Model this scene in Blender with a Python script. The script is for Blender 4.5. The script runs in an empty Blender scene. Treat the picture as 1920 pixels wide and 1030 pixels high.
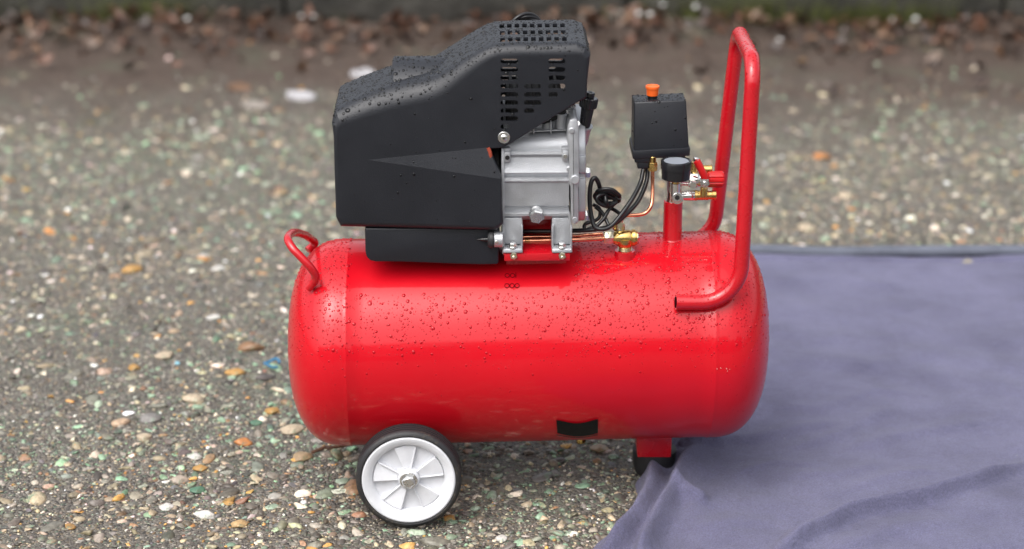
import bpy, bmesh, math, random
import numpy as np
from mathutils import Vector, Matrix, noise
from mathutils.geometry import tessellate_polygon

random.seed(7); rng = np.random.default_rng(7)
S = bpy.context.scene
COL = S.collection
R = math.radians

# ------------------------------------------------------------------ camera
PITCH, FPX, YAW = R(20), 4010.0, R(1.0)
CAM = Vector((-.021, -2.790, 1.321))
cd = bpy.data.cameras.new('camera')
cam = bpy.data.objects.new('camera', cd); COL.objects.link(cam)
cam.location = CAM; cam.rotation_euler = (R(90) - PITCH, 0, 0)
cd.sensor_width = 36; cd.lens = 36 * FPX / 1920
cd.clip_start = .05; cd.clip_end = 400
cd.dof.use_dof = True; cd.dof.focus_distance = 2.88; cd.dof.aperture_fstop = 2.6
S.camera = cam

# ------------------------------------------------------------------ sky, sun, exposure
SUN_EL, SUN_AZ = R(58), R(215)        # compass-like angle, front left of the compressor
w = bpy.data.worlds.new('World'); S.world = w; w.use_nodes = True
nt = w.node_tree; nt.nodes.clear()
sky = nt.nodes.new('ShaderNodeTexSky'); sky.sky_type = 'NISHITA'; sky.sun_disc = False
sky.sun_elevation = SUN_EL; sky.sun_rotation = SUN_AZ
sky.air_density = 1.0; sky.dust_density = 6.0; sky.ozone_density = 1.0
hs = nt.nodes.new('ShaderNodeHueSaturation'); hs.inputs['Saturation'].default_value = .27
bg = nt.nodes.new('ShaderNodeBackground'); bg.inputs['Strength'].default_value = .15
wo = nt.nodes.new('ShaderNodeOutputWorld')
nt.links.new(sky.outputs[0], hs.inputs['Color']); nt.links.new(hs.outputs[0], bg.inputs['Color'])
nt.links.new(bg.outputs[0], wo.inputs['Surface'])
sl = bpy.data.lights.new('sun', 'SUN'); sl.energy = .5; sl.angle = R(90); sl.color = (1, .98, .96)
sun = bpy.data.objects.new('sun', sl); COL.objects.link(sun)
sdir = Vector((math.sin(SUN_AZ) * math.cos(SUN_EL), math.cos(SUN_AZ) * math.cos(SUN_EL), math.sin(SUN_EL)))
sun.rotation_euler = sdir.to_track_quat('Z', 'Y').to_euler()
S.view_settings.view_transform = 'Standard'; S.view_settings.look = 'None'
S.view_settings.gamma = 1; S.view_settings.use_curve_mapping = False
S.view_settings.exposure = 0.9

# ------------------------------------------------------------------ measuring helpers (photo pixel + known depth -> metres)
def _ray(px, py, yaw=YAW):
    a = (px - 960) / FPX; b = (515 - py) / FPX
    d = Vector((a, math.cos(PITCH) + b * math.sin(PITCH), -math.sin(PITCH) + b * math.cos(PITCH)))
    M = Matrix.Rotation(-yaw, 3, 'Z')
    return M @ CAM, M @ d
def V(px, py, y):
    o, d = _ray(px, py); t = (y - o.y) / d.y
    return o + d * t
def VZ(px, py, z):
    o, d = _ray(px, py); t = (z - o.z) / d.z
    return o + d * t
def G(px, py, z=0.0):
    o, d = _ray(px, py, 0); t = (z - o.z) / d.z
    return o + d * t
TR, TZ = .145, .2108
def tz(x): return TZ + .0175 * x
def T(px, py, r=TR):
    """point where a sight line meets the tank's cylinder"""
    o, d = _ray(px, py)
    oo = Vector((o.y, o.z - tz(.1))); dd = Vector((d.y, d.z - .0175 * d.x))
    oz = o.z - tz(o.x)
    a = d.y ** 2 + (d.z - .0175 * d.x) ** 2; b = 2 * (o.y * d.y + oz * (d.z - .0175 * d.x)); c = o.y ** 2 + oz ** 2 - r * r
    disc = b * b - 4 * a * c
    t = (-b - math.sqrt(max(disc, 0))) / (2 * a)
    return o + d * t

# ------------------------------------------------------------------ materials
def nodes(name):
    m = bpy.data.materials.new(name); m.use_nodes = True
    n = m.node_tree; b = n.nodes['Principled BSDF']
    return m, n, b
def mat(name, col, rough=.5, metal=0., coat=0., coat_rough=.05, bump=0., bscale=400., var=.0, vscale=30., spec=.5, rvar=0., sss=0., sheen=0.):
    m, n, b = nodes(name)
    b.inputs['Base Color'].default_value = (*col, 1); b.inputs['Roughness'].default_value = rough
    b.inputs['Metallic'].default_value = metal; b.inputs['Coat Weight'].default_value = coat
    b.inputs['Coat Roughness'].default_value = coat_rough; b.inputs['Specular IOR Level'].default_value = spec
    if sss: b.inputs['Subsurface Weight'].default_value = sss; b.inputs['Subsurface Radius'].default_value = (.004, .004, .004); b.inputs['Subsurface Scale'].default_value = 1
    if sheen: b.inputs['Sheen Weight'].default_value = sheen
    tc = n.nodes.new('ShaderNodeTexCoord')
    if var or rvar:
        t = n.nodes.new('ShaderNodeTexNoise'); t.inputs['Scale'].default_value = vscale; t.inputs['Detail'].default_value = 6
        n.links.new(tc.outputs['Object'], t.inputs['Vector'])
        if var:
            r = n.nodes.new('ShaderNodeMapRange'); r.inputs['From Min'].default_value = .3; r.inputs['From Max'].default_value = .7
            r.inputs['To Min'].default_value = 1 - var; r.inputs['To Max'].default_value = 1 + var
            n.links.new(t.outputs['Fac'], r.inputs['Value'])
            h = n.nodes.new('ShaderNodeHueSaturation'); h.inputs['Color'].default_value = (*col, 1)
            n.links.new(r.outputs[0], h.inputs['Value']); n.links.new(h.outputs[0], b.inputs['Base Color'])
        if rvar:
            r = n.nodes.new('ShaderNodeMapRange'); r.inputs['From Min'].default_value = .3; r.inputs['From Max'].default_value = .7
            r.inputs['To Min'].default_value = max(0, rough - rvar); r.inputs['To Max'].default_value = min(1, rough + rvar)
            n.links.new(t.outputs['Fac'], r.inputs['Value']); n.links.new(r.outputs[0], b.inputs['Roughness'])
    if bump:
        t = n.nodes.new('ShaderNodeTexNoise'); t.inputs['Scale'].default_value = bscale; t.inputs['Detail'].default_value = 3
        n.links.new(tc.outputs['Object'], t.inputs['Vector'])
        bm_ = n.nodes.new('ShaderNodeBump'); bm_.inputs['Strength'].default_value = bump; bm_.inputs['Distance'].default_value = .001
        n.links.new(t.outputs['Fac'], bm_.inputs['Height']); n.links.new(bm_.outputs[0], b.inputs['Normal'])
    return m
M = {}
M['red'] = mat('red_paint', (.52, .0038, .0115), .34, spec=.12, coat=.55, coat_rough=.075, bump=.10, bscale=140, var=.05, vscale=9, rvar=.05)
M['red_tube'] = mat('red_tube_paint', (.46, .0034, .0105), .28, coat=.4, coat_rough=.08, bump=.08, bscale=200, var=.06, vscale=40, rvar=.05)
M['red_plastic'] = mat('red_plastic', (.50, .004, .006), .35, bump=.1)
M['black'] = mat('black_plastic', (.0092, .0105, .0150), .42, bump=.35, bscale=900, var=.10, vscale=14, rvar=.06)
M['black_gloss'] = mat('black_gloss', (.010, .010, .012), .25, bump=.05, rvar=.05)
M['rubber'] = mat('rubber', (.018, .018, .02), .55, bump=.25, bscale=500, var=.15, vscale=60)
M['cable'] = mat('cable_rubber', (.008, .008, .009), .32, bump=.1)
M['alu'] = mat('cast_aluminium', (.46, .47, .49), .42, metal=.75, bump=.55, bscale=1100, var=.07, vscale=60, rvar=.08)
M['alu_rough'] = mat('sandcast_aluminium', (.42, .43, .45), .52, metal=.7, bump=.6, bscale=700, var=.10, vscale=90)
M['steel'] = mat('zinc_steel', (.66, .66, .65), .25, metal=1, bump=.1, var=.1, vscale=80, rvar=.08)
M['nickel'] = mat('nickel_plate', (.78, .76, .73), .10, metal=1, rvar=.05, bump=.05)
M['brass'] = mat('brass', (.62, .42, .15), .24, metal=1, var=.15, vscale=90, rvar=.08, bump=.15)
M['pale_brass'] = mat('tinned_brass', (.72, .67, .50), .28, metal=1, var=.1, vscale=90, bump=.1)
M['copper'] = mat('copper', (.80, .33, .20), .22, metal=1, var=.12, vscale=60, rvar=.08)
M['white'] = mat('white_plastic', (.68, .69, .72), .38, bump=.08, bscale=300, var=.07, vscale=55, sss=.15)
M['orange'] = mat('orange_plastic', (.85, .13, .015), .4, bump=.05)
M['dial'] = mat('gauge_dial', (.38, .42, .48), .25, var=.1, vscale=120)
M['head'] = mat('shade_dark_casting', (.05, .05, .052), .5, metal=.5)  # casting coloured dark to paint in the shade behind the vents
M['dark'] = mat('black_and_hole_shade', (.006, .006, .006), .7)  # black parts, also shade painted into holes and screw recesses
M['mark'] = mat('ink_and_bore_shade', (.02, .001, .003), .9, spec=.05)  # ink of the print, also the painted shade in the handle's open end
M['sticker'] = mat('black_sticker', (.005, .005, .005), .5, spec=.2, bump=.3, bscale=60)
M['label_edge'] = mat('torn_label_paper', (.55, .5, .45), .6)

m, n, b = nodes('water_drop')
b.inputs['Base Color'].default_value = (1, 1, 1, 1); b.inputs['Transmission Weight'].default_value = 1
b.inputs['IOR'].default_value = 1.333; b.inputs['Roughness'].default_value = 0.0
M['water'] = m
for k_, c_ in (('wet_red', (.37, .0022, .0085)), ('wet_black', (.0045, .0048, .0060)), ('wet_dial', (.20, .21, .22))):
    m, n, b = nodes('water_bead_' + k_); b.inputs['Base Color'].default_value = (*c_, 1); b.inputs['Roughness'].default_value = .03; b.inputs['IOR'].default_value = 1.36
    M[k_] = m
m, n, b = nodes('gauge_lens_sky_tint')
b.inputs['Base Color'].default_value = (.36, .39, .44, 1); b.inputs['Alpha'].default_value = .65; b.inputs['Roughness'].default_value = .05  # pale base colour paints the sky's reflection into the glass
M['lens'] = m

def ramp(n, stops, inter='LINEAR'):
    r = n.nodes.new('ShaderNodeValToRGB'); r.color_ramp.interpolation = inter
    e = r.color_ramp.elements
    while len(e) < len(stops): e.new(.5)
    for i, (p, c) in enumerate(stops):
        e[i].position = p; e[i].color = (*c, 1)
    return r

# stones: colour of each stone is stored on the mesh
def stone_mat():
    m, n, b = nodes('wet_stone')
    a = n.nodes.new('ShaderNodeAttribute'); a.attribute_name = 'stone_colour'
    tc = n.nodes.new('ShaderNodeTexCoord')
    t = n.nodes.new('ShaderNodeTexNoise'); t.inputs['Scale'].default_value = 160; t.inputs['Detail'].default_value = 5
    n.links.new(tc.outputs['Object'], t.inputs['Vector'])
    r = n.nodes.new('ShaderNodeMapRange'); r.inputs['From Min'].default_value = .3; r.inputs['From Max'].default_value = .7
    r.inputs['To Min'].default_value = .68; r.inputs['To Max'].default_value = 1.25
    n.links.new(t.outputs['Fac'], r.inputs['Value'])
    h = n.nodes.new('ShaderNodeHueSaturation'); n.links.new(a.outputs['Color'], h.inputs['Color']); n.links.new(r.outputs[0], h.inputs['Value'])
    g = n.nodes.new('ShaderNodeTexNoise'); g.inputs['Scale'].default_value = 45; g.inputs['Detail'].default_value = 7; g.inputs['Roughness'].default_value = .7; n.links.new(tc.outputs['Object'], g.inputs['Vector'])
    g2 = n.nodes.new('ShaderNodeTexNoise'); g2.inputs['Scale'].default_value = 3.2; n.links.new(tc.outputs['Object'], g2.inputs['Vector'])
    ga_ = n.nodes.new('ShaderNodeMath'); ga_.operation = 'MULTIPLY_ADD'; ga_.inputs[1].default_value = .55; n.links.new(g2.outputs['Fac'], ga_.inputs[0]); n.links.new(g.outputs['Fac'], ga_.inputs[2])
    gr = n.nodes.new('ShaderNodeMapRange'); gr.inputs['From Min'].default_value = .86; gr.inputs['From Max'].default_value = .96; gr.inputs['To Max'].default_value = .75; n.links.new(ga_.outputs[0], gr.inputs['Value'])
    gm = n.nodes.new('ShaderNodeMix'); gm.data_type = 'RGBA'; n.links.new(gr.outputs[0], gm.inputs[0]); n.links.new(h.outputs[0], gm.inputs[6]); gm.inputs[7].default_value = (.15, .27, .17, 1)
    d = n.nodes.new('ShaderNodeTexNoise'); d.inputs['Scale'].default_value = 90; d.inputs['Detail'].default_value = 8; d.inputs['Roughness'].default_value = .8; n.links.new(tc.outputs['Object'], d.inputs['Vector'])
    dr = n.nodes.new('ShaderNodeMapRange'); dr.inputs['From Min'].default_value = .52; dr.inputs['From Max'].default_value = .66; dr.inputs['To Max'].default_value = .7; n.links.new(d.outputs['Fac'], dr.inputs['Value'])
    dm = n.nodes.new('ShaderNodeMix'); dm.data_type = 'RGBA'; n.links.new(dr.outputs[0], dm.inputs[0]); n.links.new(gm.outputs[2], dm.inputs[6]); dm.inputs[7].default_value = (.075, .060, .047, 1)
    n.links.new(dm.outputs[2], b.inputs['Base Color'])
    b.inputs['Roughness'].default_value = .42
    bp = n.nodes.new('ShaderNodeBump'); bp.inputs['Strength'].default_value = .4; bp.inputs['Distance'].default_value = .001
    t2 = n.nodes.new('ShaderNodeTexNoise'); t2.inputs['Scale'].default_value = 500
    n.links.new(tc.outputs['Object'], t2.inputs['Vector'])
    n.links.new(t2.outputs['Fac'], bp.inputs['Height']); n.links.new(bp.outputs[0], b.inputs['Normal'])
    return m
M['stone'] = stone_mat()
def dirty_rubber():
    m, n, b = nodes('dirty_rubber'); L = n.links.new
    tc = n.nodes.new('ShaderNodeTexCoord')
    t = n.nodes.new('ShaderNodeTexNoise'); t.inputs['Scale'].default_value = 220; t.inputs['Detail'].default_value = 8; t.inputs['Roughness'].default_value = .75; L(tc.outputs['Object'], t.inputs['Vector'])
    t2 = n.nodes.new('ShaderNodeTexNoise'); t2.inputs['Scale'].default_value = 18; L(tc.outputs['Object'], t2.inputs['Vector'])
    a = n.nodes.new('ShaderNodeMath'); a.operation = 'MULTIPLY_ADD'; a.inputs[1].default_value = .6; L(t2.outputs['Fac'], a.inputs[0]); L(t.outputs['Fac'], a.inputs[2])
    r = ramp(n, [(.82, (.017, .017, .019)), (.95, (.045, .038, .030)), (1.0, (.13, .11, .085))]); L(a.outputs[0], r.inputs[0]); L(r.outputs[0], b.inputs['Base Color'])
    b.inputs['Roughness'].default_value = .55
    bp = n.nodes.new('ShaderNodeBump'); bp.inputs['Strength'].default_value = .4; bp.inputs['Distance'].default_value = .001; L(t.outputs['Fac'], bp.inputs['Height']); L(bp.outputs[0], b.inputs['Normal'])
    return m
M['dirty_rubber'] = dirty_rubber()

def ground_mat():
    m, n, b = nodes('wet_gritty_ground'); L = n.links.new
    tc = n.nodes.new('ShaderNodeTexCoord'); P = tc.outputs['Object']
    def no(scale, detail=6, rough=.6):
        t = n.nodes.new('ShaderNodeTexNoise'); t.inputs['Scale'].default_value = scale; t.inputs['Detail'].default_value = detail
        t.inputs['Roughness'].default_value = rough; L(P, t.inputs['Vector']); return t
    big = no(2.2); mid = no(26, 8, .7)
    base = ramp(n, [(.3, (.068, .058, .047)), (.5, (.160, .141, .116)), (.7, (.230, .208, .175))]); L(mid.outputs['Fac'], base.inputs[0])
    mud = ramp(n, [(.3, (.060, .041, .032)), (.6, (.100, .070, .054)), (.8, (.135, .100, .080))]); L(mid.outputs['Fac'], mud.inputs[0])
    # fine grit grains
    vo = n.nodes.new('ShaderNodeTexVoronoi'); vo.inputs['Scale'].default_value = 230; L(P, vo.inputs['Vector'])
    sep = n.nodes.new('ShaderNodeSeparateColor'); L(vo.outputs['Color'], sep.inputs[0])
    grain = ramp(n, [(0, (.06, .053, .046)), (.35, (.115, .103, .088)), (.6, (.16, .125, .08)), (.72, (.105, .14, .10)), (.82, (.22, .20, .17)), (.95, (.40, .37, .32))], 'CONSTANT')
    L(sep.outputs[0], grain.inputs[0])
    gm = n.nodes.new('ShaderNodeMath'); gm.operation = 'GREATER_THAN'; gm.inputs[1].default_value = .45; L(sep.outputs[1], gm.inputs[0])
    mix1 = n.nodes.new('ShaderNodeMix'); mix1.data_type = 'RGBA'; L(gm.outputs[0], mix1.inputs[0]); L(base.outputs[0], mix1.inputs[6]); L(grain.outputs[0], mix1.inputs[7])
    # towards the wall the gravel gives way to bare mud
    sx = n.nodes.new('ShaderNodeSeparateXYZ'); L(P, sx.inputs[0])
    ad = n.nodes.new('ShaderNodeMath'); ad.operation = 'MULTIPLY_ADD'; ad.inputs[1].default_value = 1.6; L(big.outputs['Fac'], ad.inputs[0]); L(sx.outputs['Y'], ad.inputs[2])
    mr = n.nodes.new('ShaderNodeMapRange'); mr.inputs['From Min'].default_value = 2.35; mr.inputs['From Max'].default_value = 3.0; L(ad.outputs[0], mr.inputs['Value'])
    mix2 = n.nodes.new('ShaderNodeMix'); mix2.data_type = 'RGBA'; L(mr.outputs[0], mix2.inputs[0]); L(mix1.outputs[2], mix2.inputs[6]); L(mud.outputs[0], mix2.inputs[7])
    # greenish algae film in patches
    al = no(5.5, 5); am = n.nodes.new('ShaderNodeMapRange'); am.inputs['From Min'].default_value = .55; am.inputs['From Max'].default_value = .72; am.inputs['To Max'].default_value = .45
    L(al.outputs['Fac'], am.inputs['Value'])
    mix3 = n.nodes.new('ShaderNodeMix'); mix3.data_type = 'RGBA'; L(am.outputs[0], mix3.inputs[0]); L(mix2.outputs[2], mix3.inputs[6]); mix3.inputs[7].default_value = (.10, .125, .08, 1)
    L(mix3.outputs[2], b.inputs['Base Color'])
    b.inputs['Roughness'].default_value = .55
    rr = n.nodes.new('ShaderNodeMapRange'); rr.inputs['To Min'].default_value = .35; rr.inputs['To Max'].default_value = .75; L(mid.outputs['Fac'], rr.inputs['Value']); L(rr.outputs[0], b.inputs['Roughness'])
    bp = n.nodes.new('ShaderNodeBump'); bp.inputs['Strength'].default_value = 1; bp.inputs['Distance'].default_value = .005
    f = no(120, 8, .75); dd = n.nodes.new('ShaderNodeMath'); dd.operation = 'SUBTRACT'; L(f.outputs['Fac'], dd.inputs[0]); L(vo.outputs['Distance'], dd.inputs[1])
    L(dd.outputs[0], bp.inputs['Height']); L(bp.outputs[0], b.inputs['Normal'])
    return m
M['ground'] = ground_mat()

def cloth_mat():
    m, n, b = nodes('fleece_cloth'); L = n.links.new
    tc = n.nodes.new('ShaderNodeTexCoord'); P = tc.outputs['Object']
    def no(scale, detail=6, rough=.6):
        t = n.nodes.new('ShaderNodeTexNoise'); t.inputs['Scale'].default_value = scale; t.inputs['Detail'].default_value = detail
        t.inputs['Roughness'].default_value = rough; L(P, t.inputs['Vector']); return t
    a = no(7, 8, .65); r = ramp(n, [(.3, (.084, .082, .142)), (.5, (.116, .114, .190)), (.72, (.146, .143, .232))]); L(a.outputs['Fac'], r.inputs[0])
    # pilling and damp flecks
    c = no(420, 4, .7); r2 = n.nodes.new('ShaderNodeMapRange'); r2.inputs['From Min'].default_value = .3; r2.inputs['From Max'].default_value = .7; r2.inputs['To Min'].default_value = .70; r2.inputs['To Max'].default_value = 1.28; L(c.outputs['Fac'], r2.inputs['Value'])
    h = n.nodes.new('ShaderNodeHueSaturation'); L(r.outputs[0], h.inputs['Color']); L(r2.outputs[0], h.inputs['Value'])
    d = no(38, 5, .7); dm = n.nodes.new('ShaderNodeMapRange'); dm.inputs['From Min'].default_value = .62; dm.inputs['From Max'].default_value = .75; dm.inputs['To Max'].default_value = .35; L(d.outputs['Fac'], dm.inputs['Value'])
    mx = n.nodes.new('ShaderNodeMix'); mx.data_type = 'RGBA'; L(dm.outputs[0], mx.inputs[0]); L(h.outputs[0], mx.inputs[6]); mx.inputs[7].default_value = (.065, .065, .115, 1)
    vo = n.nodes.new('ShaderNodeTexVoronoi'); vo.inputs['Scale'].default_value = 60; L(P, vo.inputs['Vector'])
    lt = n.nodes.new('ShaderNodeMath'); lt.operation = 'LESS_THAN'; lt.inputs[1].default_value = .05; L(vo.outputs['Distance'], lt.inputs[0])
    sp = n.nodes.new('ShaderNodeSeparateColor'); L(vo.outputs['Color'], sp.inputs[0])
    g2 = n.nodes.new('ShaderNodeMath'); g2.operation = 'GREATER_THAN'; g2.inputs[1].default_value = .93; L(sp.outputs[0], g2.inputs[0])
    mm = n.nodes.new('ShaderNodeMath'); mm.operation = 'MULTIPLY'; L(lt.outputs[0], mm.inputs[0]); L(g2.outputs[0], mm.inputs[1])
    mx2 = n.nodes.new('ShaderNodeMix'); mx2.data_type = 'RGBA'; L(mm.outputs[0], mx2.inputs[0]); L(mx.outputs[2], mx2.inputs[6]); mx2.inputs[7].default_value = (.4, .38, .34, 1)
    L(mx2.outputs[2], b.inputs['Base Color'])
    b.inputs['Roughness'].default_value = .95; b.inputs['Sheen Weight'].default_value = .12; b.inputs['Specular IOR Level'].default_value = .2
    bp = n.nodes.new('ShaderNodeBump'); bp.inputs['Strength'].default_value = .8; bp.inputs['Distance'].default_value = .0022
    f = no(260, 6, .8); L(f.outputs['Fac'], bp.inputs['Height'])
    bp2 = n.nodes.new('ShaderNodeBump'); bp2.inputs['Strength'].default_value = .6; bp2.inputs['Distance'].default_value = .016
    f2 = no(42, 7, .7); L(f2.outputs['Fac'], bp2.inputs['Height']); L(bp2.outputs[0], bp.inputs['Normal'])
    L(bp.outputs[0], b.inputs['Normal'])
    return m
M['cloth'] = cloth_mat()
M['hem'] = mat('hem_fleece', (.115, .125, .155), .95, bump=.6, bscale=300, var=.12, vscale=30, spec=.1)

def wall_mat():
    m, n, b = nodes('mossy_concrete'); L = n.links.new
    tc = n.nodes.new('ShaderNodeTexCoord'); P = tc.outputs['Object']
    def no(scale, detail=6):
        t = n.nodes.new('ShaderNodeTexNoise'); t.inputs['Scale'].default_value = scale; t.inputs['Detail'].default_value = detail; L(P, t.inputs['Vector']); return t
    a = no(9, 8); r = ramp(n, [(.3, (.018, .017, .014)), (.55, (.040, .037, .031)), (.8, (.075, .070, .060))]); L(a.outputs['Fac'], r.inputs[0])
    c = no(2.6, 5); mr = n.nodes.new('ShaderNodeMapRange'); mr.inputs['From Min'].default_value = .50; mr.inputs['From Max'].default_value = .68; L(c.outputs['Fac'], mr.inputs['Value'])
    mx = n.nodes.new('ShaderNodeMix'); mx.data_type = 'RGBA'; L(mr.outputs[0], mx.inputs[0]); L(r.outputs[0], mx.inputs[6]); mx.inputs[7].default_value = (.042, .044, .018, 1)
    L(mx.outputs[2], b.inputs['Base Color']); b.inputs['Roughness'].default_value = .8
    bp = n.nodes.new('ShaderNodeBump'); bp.inputs['Distance'].default_value = .01; L(no(40, 8).outputs['Fac'], bp.inputs['Height']); L(bp.outputs[0], b.inputs['Normal'])
    return m
M['wall'] = wall_mat()
M['leaf_brown'] = mat('leaf_brown', (.105, .045, .025), .5, var=.4, vscale=30)
M['leaf_tan'] = mat('leaf_tan', (.15, .085, .05), .5, var=.3, vscale=30)
M['leaf_dark'] = mat('leaf_dark', (.032, .018, .013), .45, var=.4, vscale=30)
M['leaf_pink'] = mat('leaf_pinkish', (.12, .078, .055), .5, var=.3, vscale=30)
M['bark'] = mat('wet_bark', (.10, .045, .025), .6, bump=.8, bscale=120, var=.4, vscale=60)
M['moss'] = mat('moss_green', (.075, .085, .018), .8, bump=.8, bscale=200, var=.4, vscale=40)
M['paper'] = mat('litter_white', (.40, .39, .40), .5, var=.1)
M['woodchip'] = mat('bleached_wood', (.26, .23, .20), .6, var=.2, vscale=60)
M['blue'] = mat('blue_plastic', (.03, .16, .30), .4)
M['foliage'] = mat('hedge_leaf', (.045, .060, .022), .6, var=.5, vscale=3)

# ------------------------------------------------------------------ object helpers
def link(o, parent=None):
    COL.objects.link(o)
    if parent is not None: o.parent = parent
    return o
def thing(name, label, cat, loc=(0, 0, 0), rz=0, group=None):
    o = bpy.data.objects.new(name, None); o.location = loc; o.rotation_euler = (0, 0, rz); o.empty_display_size = .05
    o['label'] = label; o['category'] = cat
    if group: o['group'] = group
    return link(o)
def tag(o, label, cat, group=None):
    o['label'] = label; o['category'] = cat
    if group: o['group'] = group
    return o
def part(name, bm, m, parent=None, ang=35, label=None):
    bmesh.ops.recalc_face_normals(bm, faces=bm.faces)
    me = bpy.data.meshes.new(name); bm.to_mesh(me); bm.free()
    me.materials.append(M[m] if isinstance(m, str) else m)
    me.shade_smooth(); me.set_sharp_from_angle(angle=R(ang))
    o = link(bpy.data.objects.new(name, me), parent)
    if label: o['label'] = label
    return o
def B(): return bmesh.new()
def bevel(bm, faces, w, seg=2, ang=30):
    if w <= 0: return
    es = {e for f in faces for e in f.edges if len(e.link_faces) == 2 and e.calc_face_angle(0) > R(ang)}
    bmesh.ops.bevel(bm, geom=list(es), offset=w, segments=seg, profile=.5, affect='EDGES', clamp_overlap=True)
def hexa(bm, P8, bev=0, seg=2):
    """8 corners: bottom ring of four then top ring of four"""
    vs = [bm.verts.new(p) for p in P8]
    fs = [bm.faces.new([vs[i] for i in q]) for q in ((3, 2, 1, 0), (4, 5, 6, 7), (0, 1, 5, 4), (1, 2, 6, 5), (2, 3, 7, 6), (3, 0, 4, 7))]
    bmesh.ops.recalc_face_normals(bm, faces=fs); bevel(bm, fs, bev, seg)
def box(bm, x0, x1, y0, y1, z0, z1, bev=0, seg=2):
    hexa(bm, [(x0, y0, z0), (x1, y0, z0), (x1, y1, z0), (x0, y1, z0), (x0, y0, z1), (x1, y0, z1), (x1, y1, z1), (x0, y1, z1)], bev, seg)
def pbox(bm, px0, py0, px1, py1, y0, y1, bev=0):
    """box whose front face (at depth y0) covers that rectangle of the photo"""
    a = V(px0, py1, y0); c = V(px1, py0, y0)
    box(bm, a.x, c.x, y0, y1, a.z, c.z, bev)
def prism(bm, poly, y0, y1, bev=0, seg=2):
    a = [bm.verts.new((x, y0, z)) for x, z in poly]; c = [bm.verts.new((x, y1, z)) for x, z in poly]
    n = len(poly); fs = [bm.faces.new(a), bm.faces.new(c[::-1])]
    fs += [bm.faces.new((a[i], c[i], c[(i + 1) % n], a[(i + 1) % n])) for i in range(n)]
    bmesh.ops.recalc_face_normals(bm, faces=fs); bevel(bm, fs, bev, seg)
def pprism(bm, pts, y0, y1, bev=0, seg=2):
    prism(bm, [(V(px, py, y0).x, V(px, py, y0).z) for px, py in pts], y0, y1, bev, seg)
def frame(d):
    d = Vector(d).normalized(); u = d.orthogonal().normalized(); return d, u, d.cross(u)
def lathe(bm, o, axis, prof, seg=32, caps=True, phase=0):
    o = Vector(o); d, u, v = frame(axis); rings = []
    for h, r in prof:
        rings.append([bm.verts.new(o + d * h + (u * math.cos(phase + 2 * math.pi * i / seg) + v * math.sin(phase + 2 * math.pi * i / seg)) * max(r, 1e-5)) for i in range(seg)])
    fs = []
    for a, c in zip(rings, rings[1:]):
        for i in range(seg): fs.append(bm.faces.new((a[i], a[(i + 1) % seg], c[(i + 1) % seg], c[i])))
    if caps: fs += [bm.faces.new(rings[0][::-1]), bm.faces.new(rings[-1])]
    return fs
def cyl(bm, a, c, r, r2=None, seg=24, bev=.0006):
    a = Vector(a); c = Vector(c); L = (c - a).length; r2 = r if r2 is None else r2; bev = min(bev, L / 3, r / 3)
    lathe(bm, a, c - a, [(0, r - bev), (bev, r), (L - bev, r2), (L, r2 - bev)], seg)
def hexnut(bm, a, c, r, bev=.0007):
    a = Vector(a); c = Vector(c); L = (c - a).length
    f = lathe(bm, a, c - a, [(0, r * .9), (L * .15, r), (L * .8, r), (L, r * .88)], 6)
def smooth_path(pts, n=8, closed=False):
    P = [Vector(p) for p in pts]; out = []
    m = len(P)
    for i in range(m if closed else m - 1):
        if closed: p0, p1, p2, p3 = P[i - 1], P[i], P[(i + 1) % m], P[(i + 2) % m]
        else: p0, p1, p2, p3 = P[max(i - 1, 0)], P[i], P[i + 1], P[min(i + 2, m - 1)]
        for k in range(n):
            t = k / n
            out.append(.5 * ((2 * p1) + (p2 - p0) * t + (2 * p0 - 5 * p1 + 4 * p2 - p3) * t * t + (3 * p1 - p0 - 3 * p2 + p3) * t ** 3))
    if not closed: out.append(P[-1])
    return out
def fillet(pts, rad, n=8):
    P = [Vector(p) for p in pts]; out = [P[0]]
    for i in range(1, len(P) - 1):
        a, b_, c = P[i - 1], P[i], P[i + 1]; u = (a - b_).normalized(); v = (c - b_).normalized()
        ang = u.angle(v); r = rad[i - 1]; d = min(r / math.tan(ang / 2), (a - b_).length * .49 if i > 1 else (a - b_).length * .9, (c - b_).length * .6)
        s, e = b_ + u * d, b_ + v * d
        r = d * math.tan(ang / 2); cen = b_ + (u + v).normalized() * (r / math.sin(ang / 2))
        for k in range(n + 1):
            t = k / n; q = (s - cen).normalized().slerp((e - cen).normalized(), t) * r
            out.append(cen + q)
    out.append(P[-1]); return out
def tube(bm, path, r, seg=12, closed=False, caps=True, sc=None):
    P = [Vector(p) for p in path]; n = len(P); rings = []; t0 = None; u = None
    for i in range(n):
        if closed: t = (P[(i + 1) % n] - P[i - 1]).normalized()
        else: t = (P[min(i + 1, n - 1)] - P[max(i - 1, 0)]).normalized()
        if u is None: u = t.orthogonal().normalized()
        else: u = (u - t * u.dot(t)).normalized()
        v = t.cross(u); rr = r * (sc[i] if sc else 1)
        rings.append([bm.verts.new(P[i] + (u * math.cos(2 * math.pi * k / seg) + v * math.sin(2 * math.pi * k / seg)) * rr) for k in range(seg)])
    for i in range(n if closed else n - 1):
        a, c = rings[i], rings[(i + 1) % n]
        for k in range(seg): bm.faces.new((a[k], a[(k + 1) % seg], c[(k + 1) % seg], c[k]))
    if caps and not closed: bm.faces.new(rings[0][::-1]); bm.faces.new(rings[-1])
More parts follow.
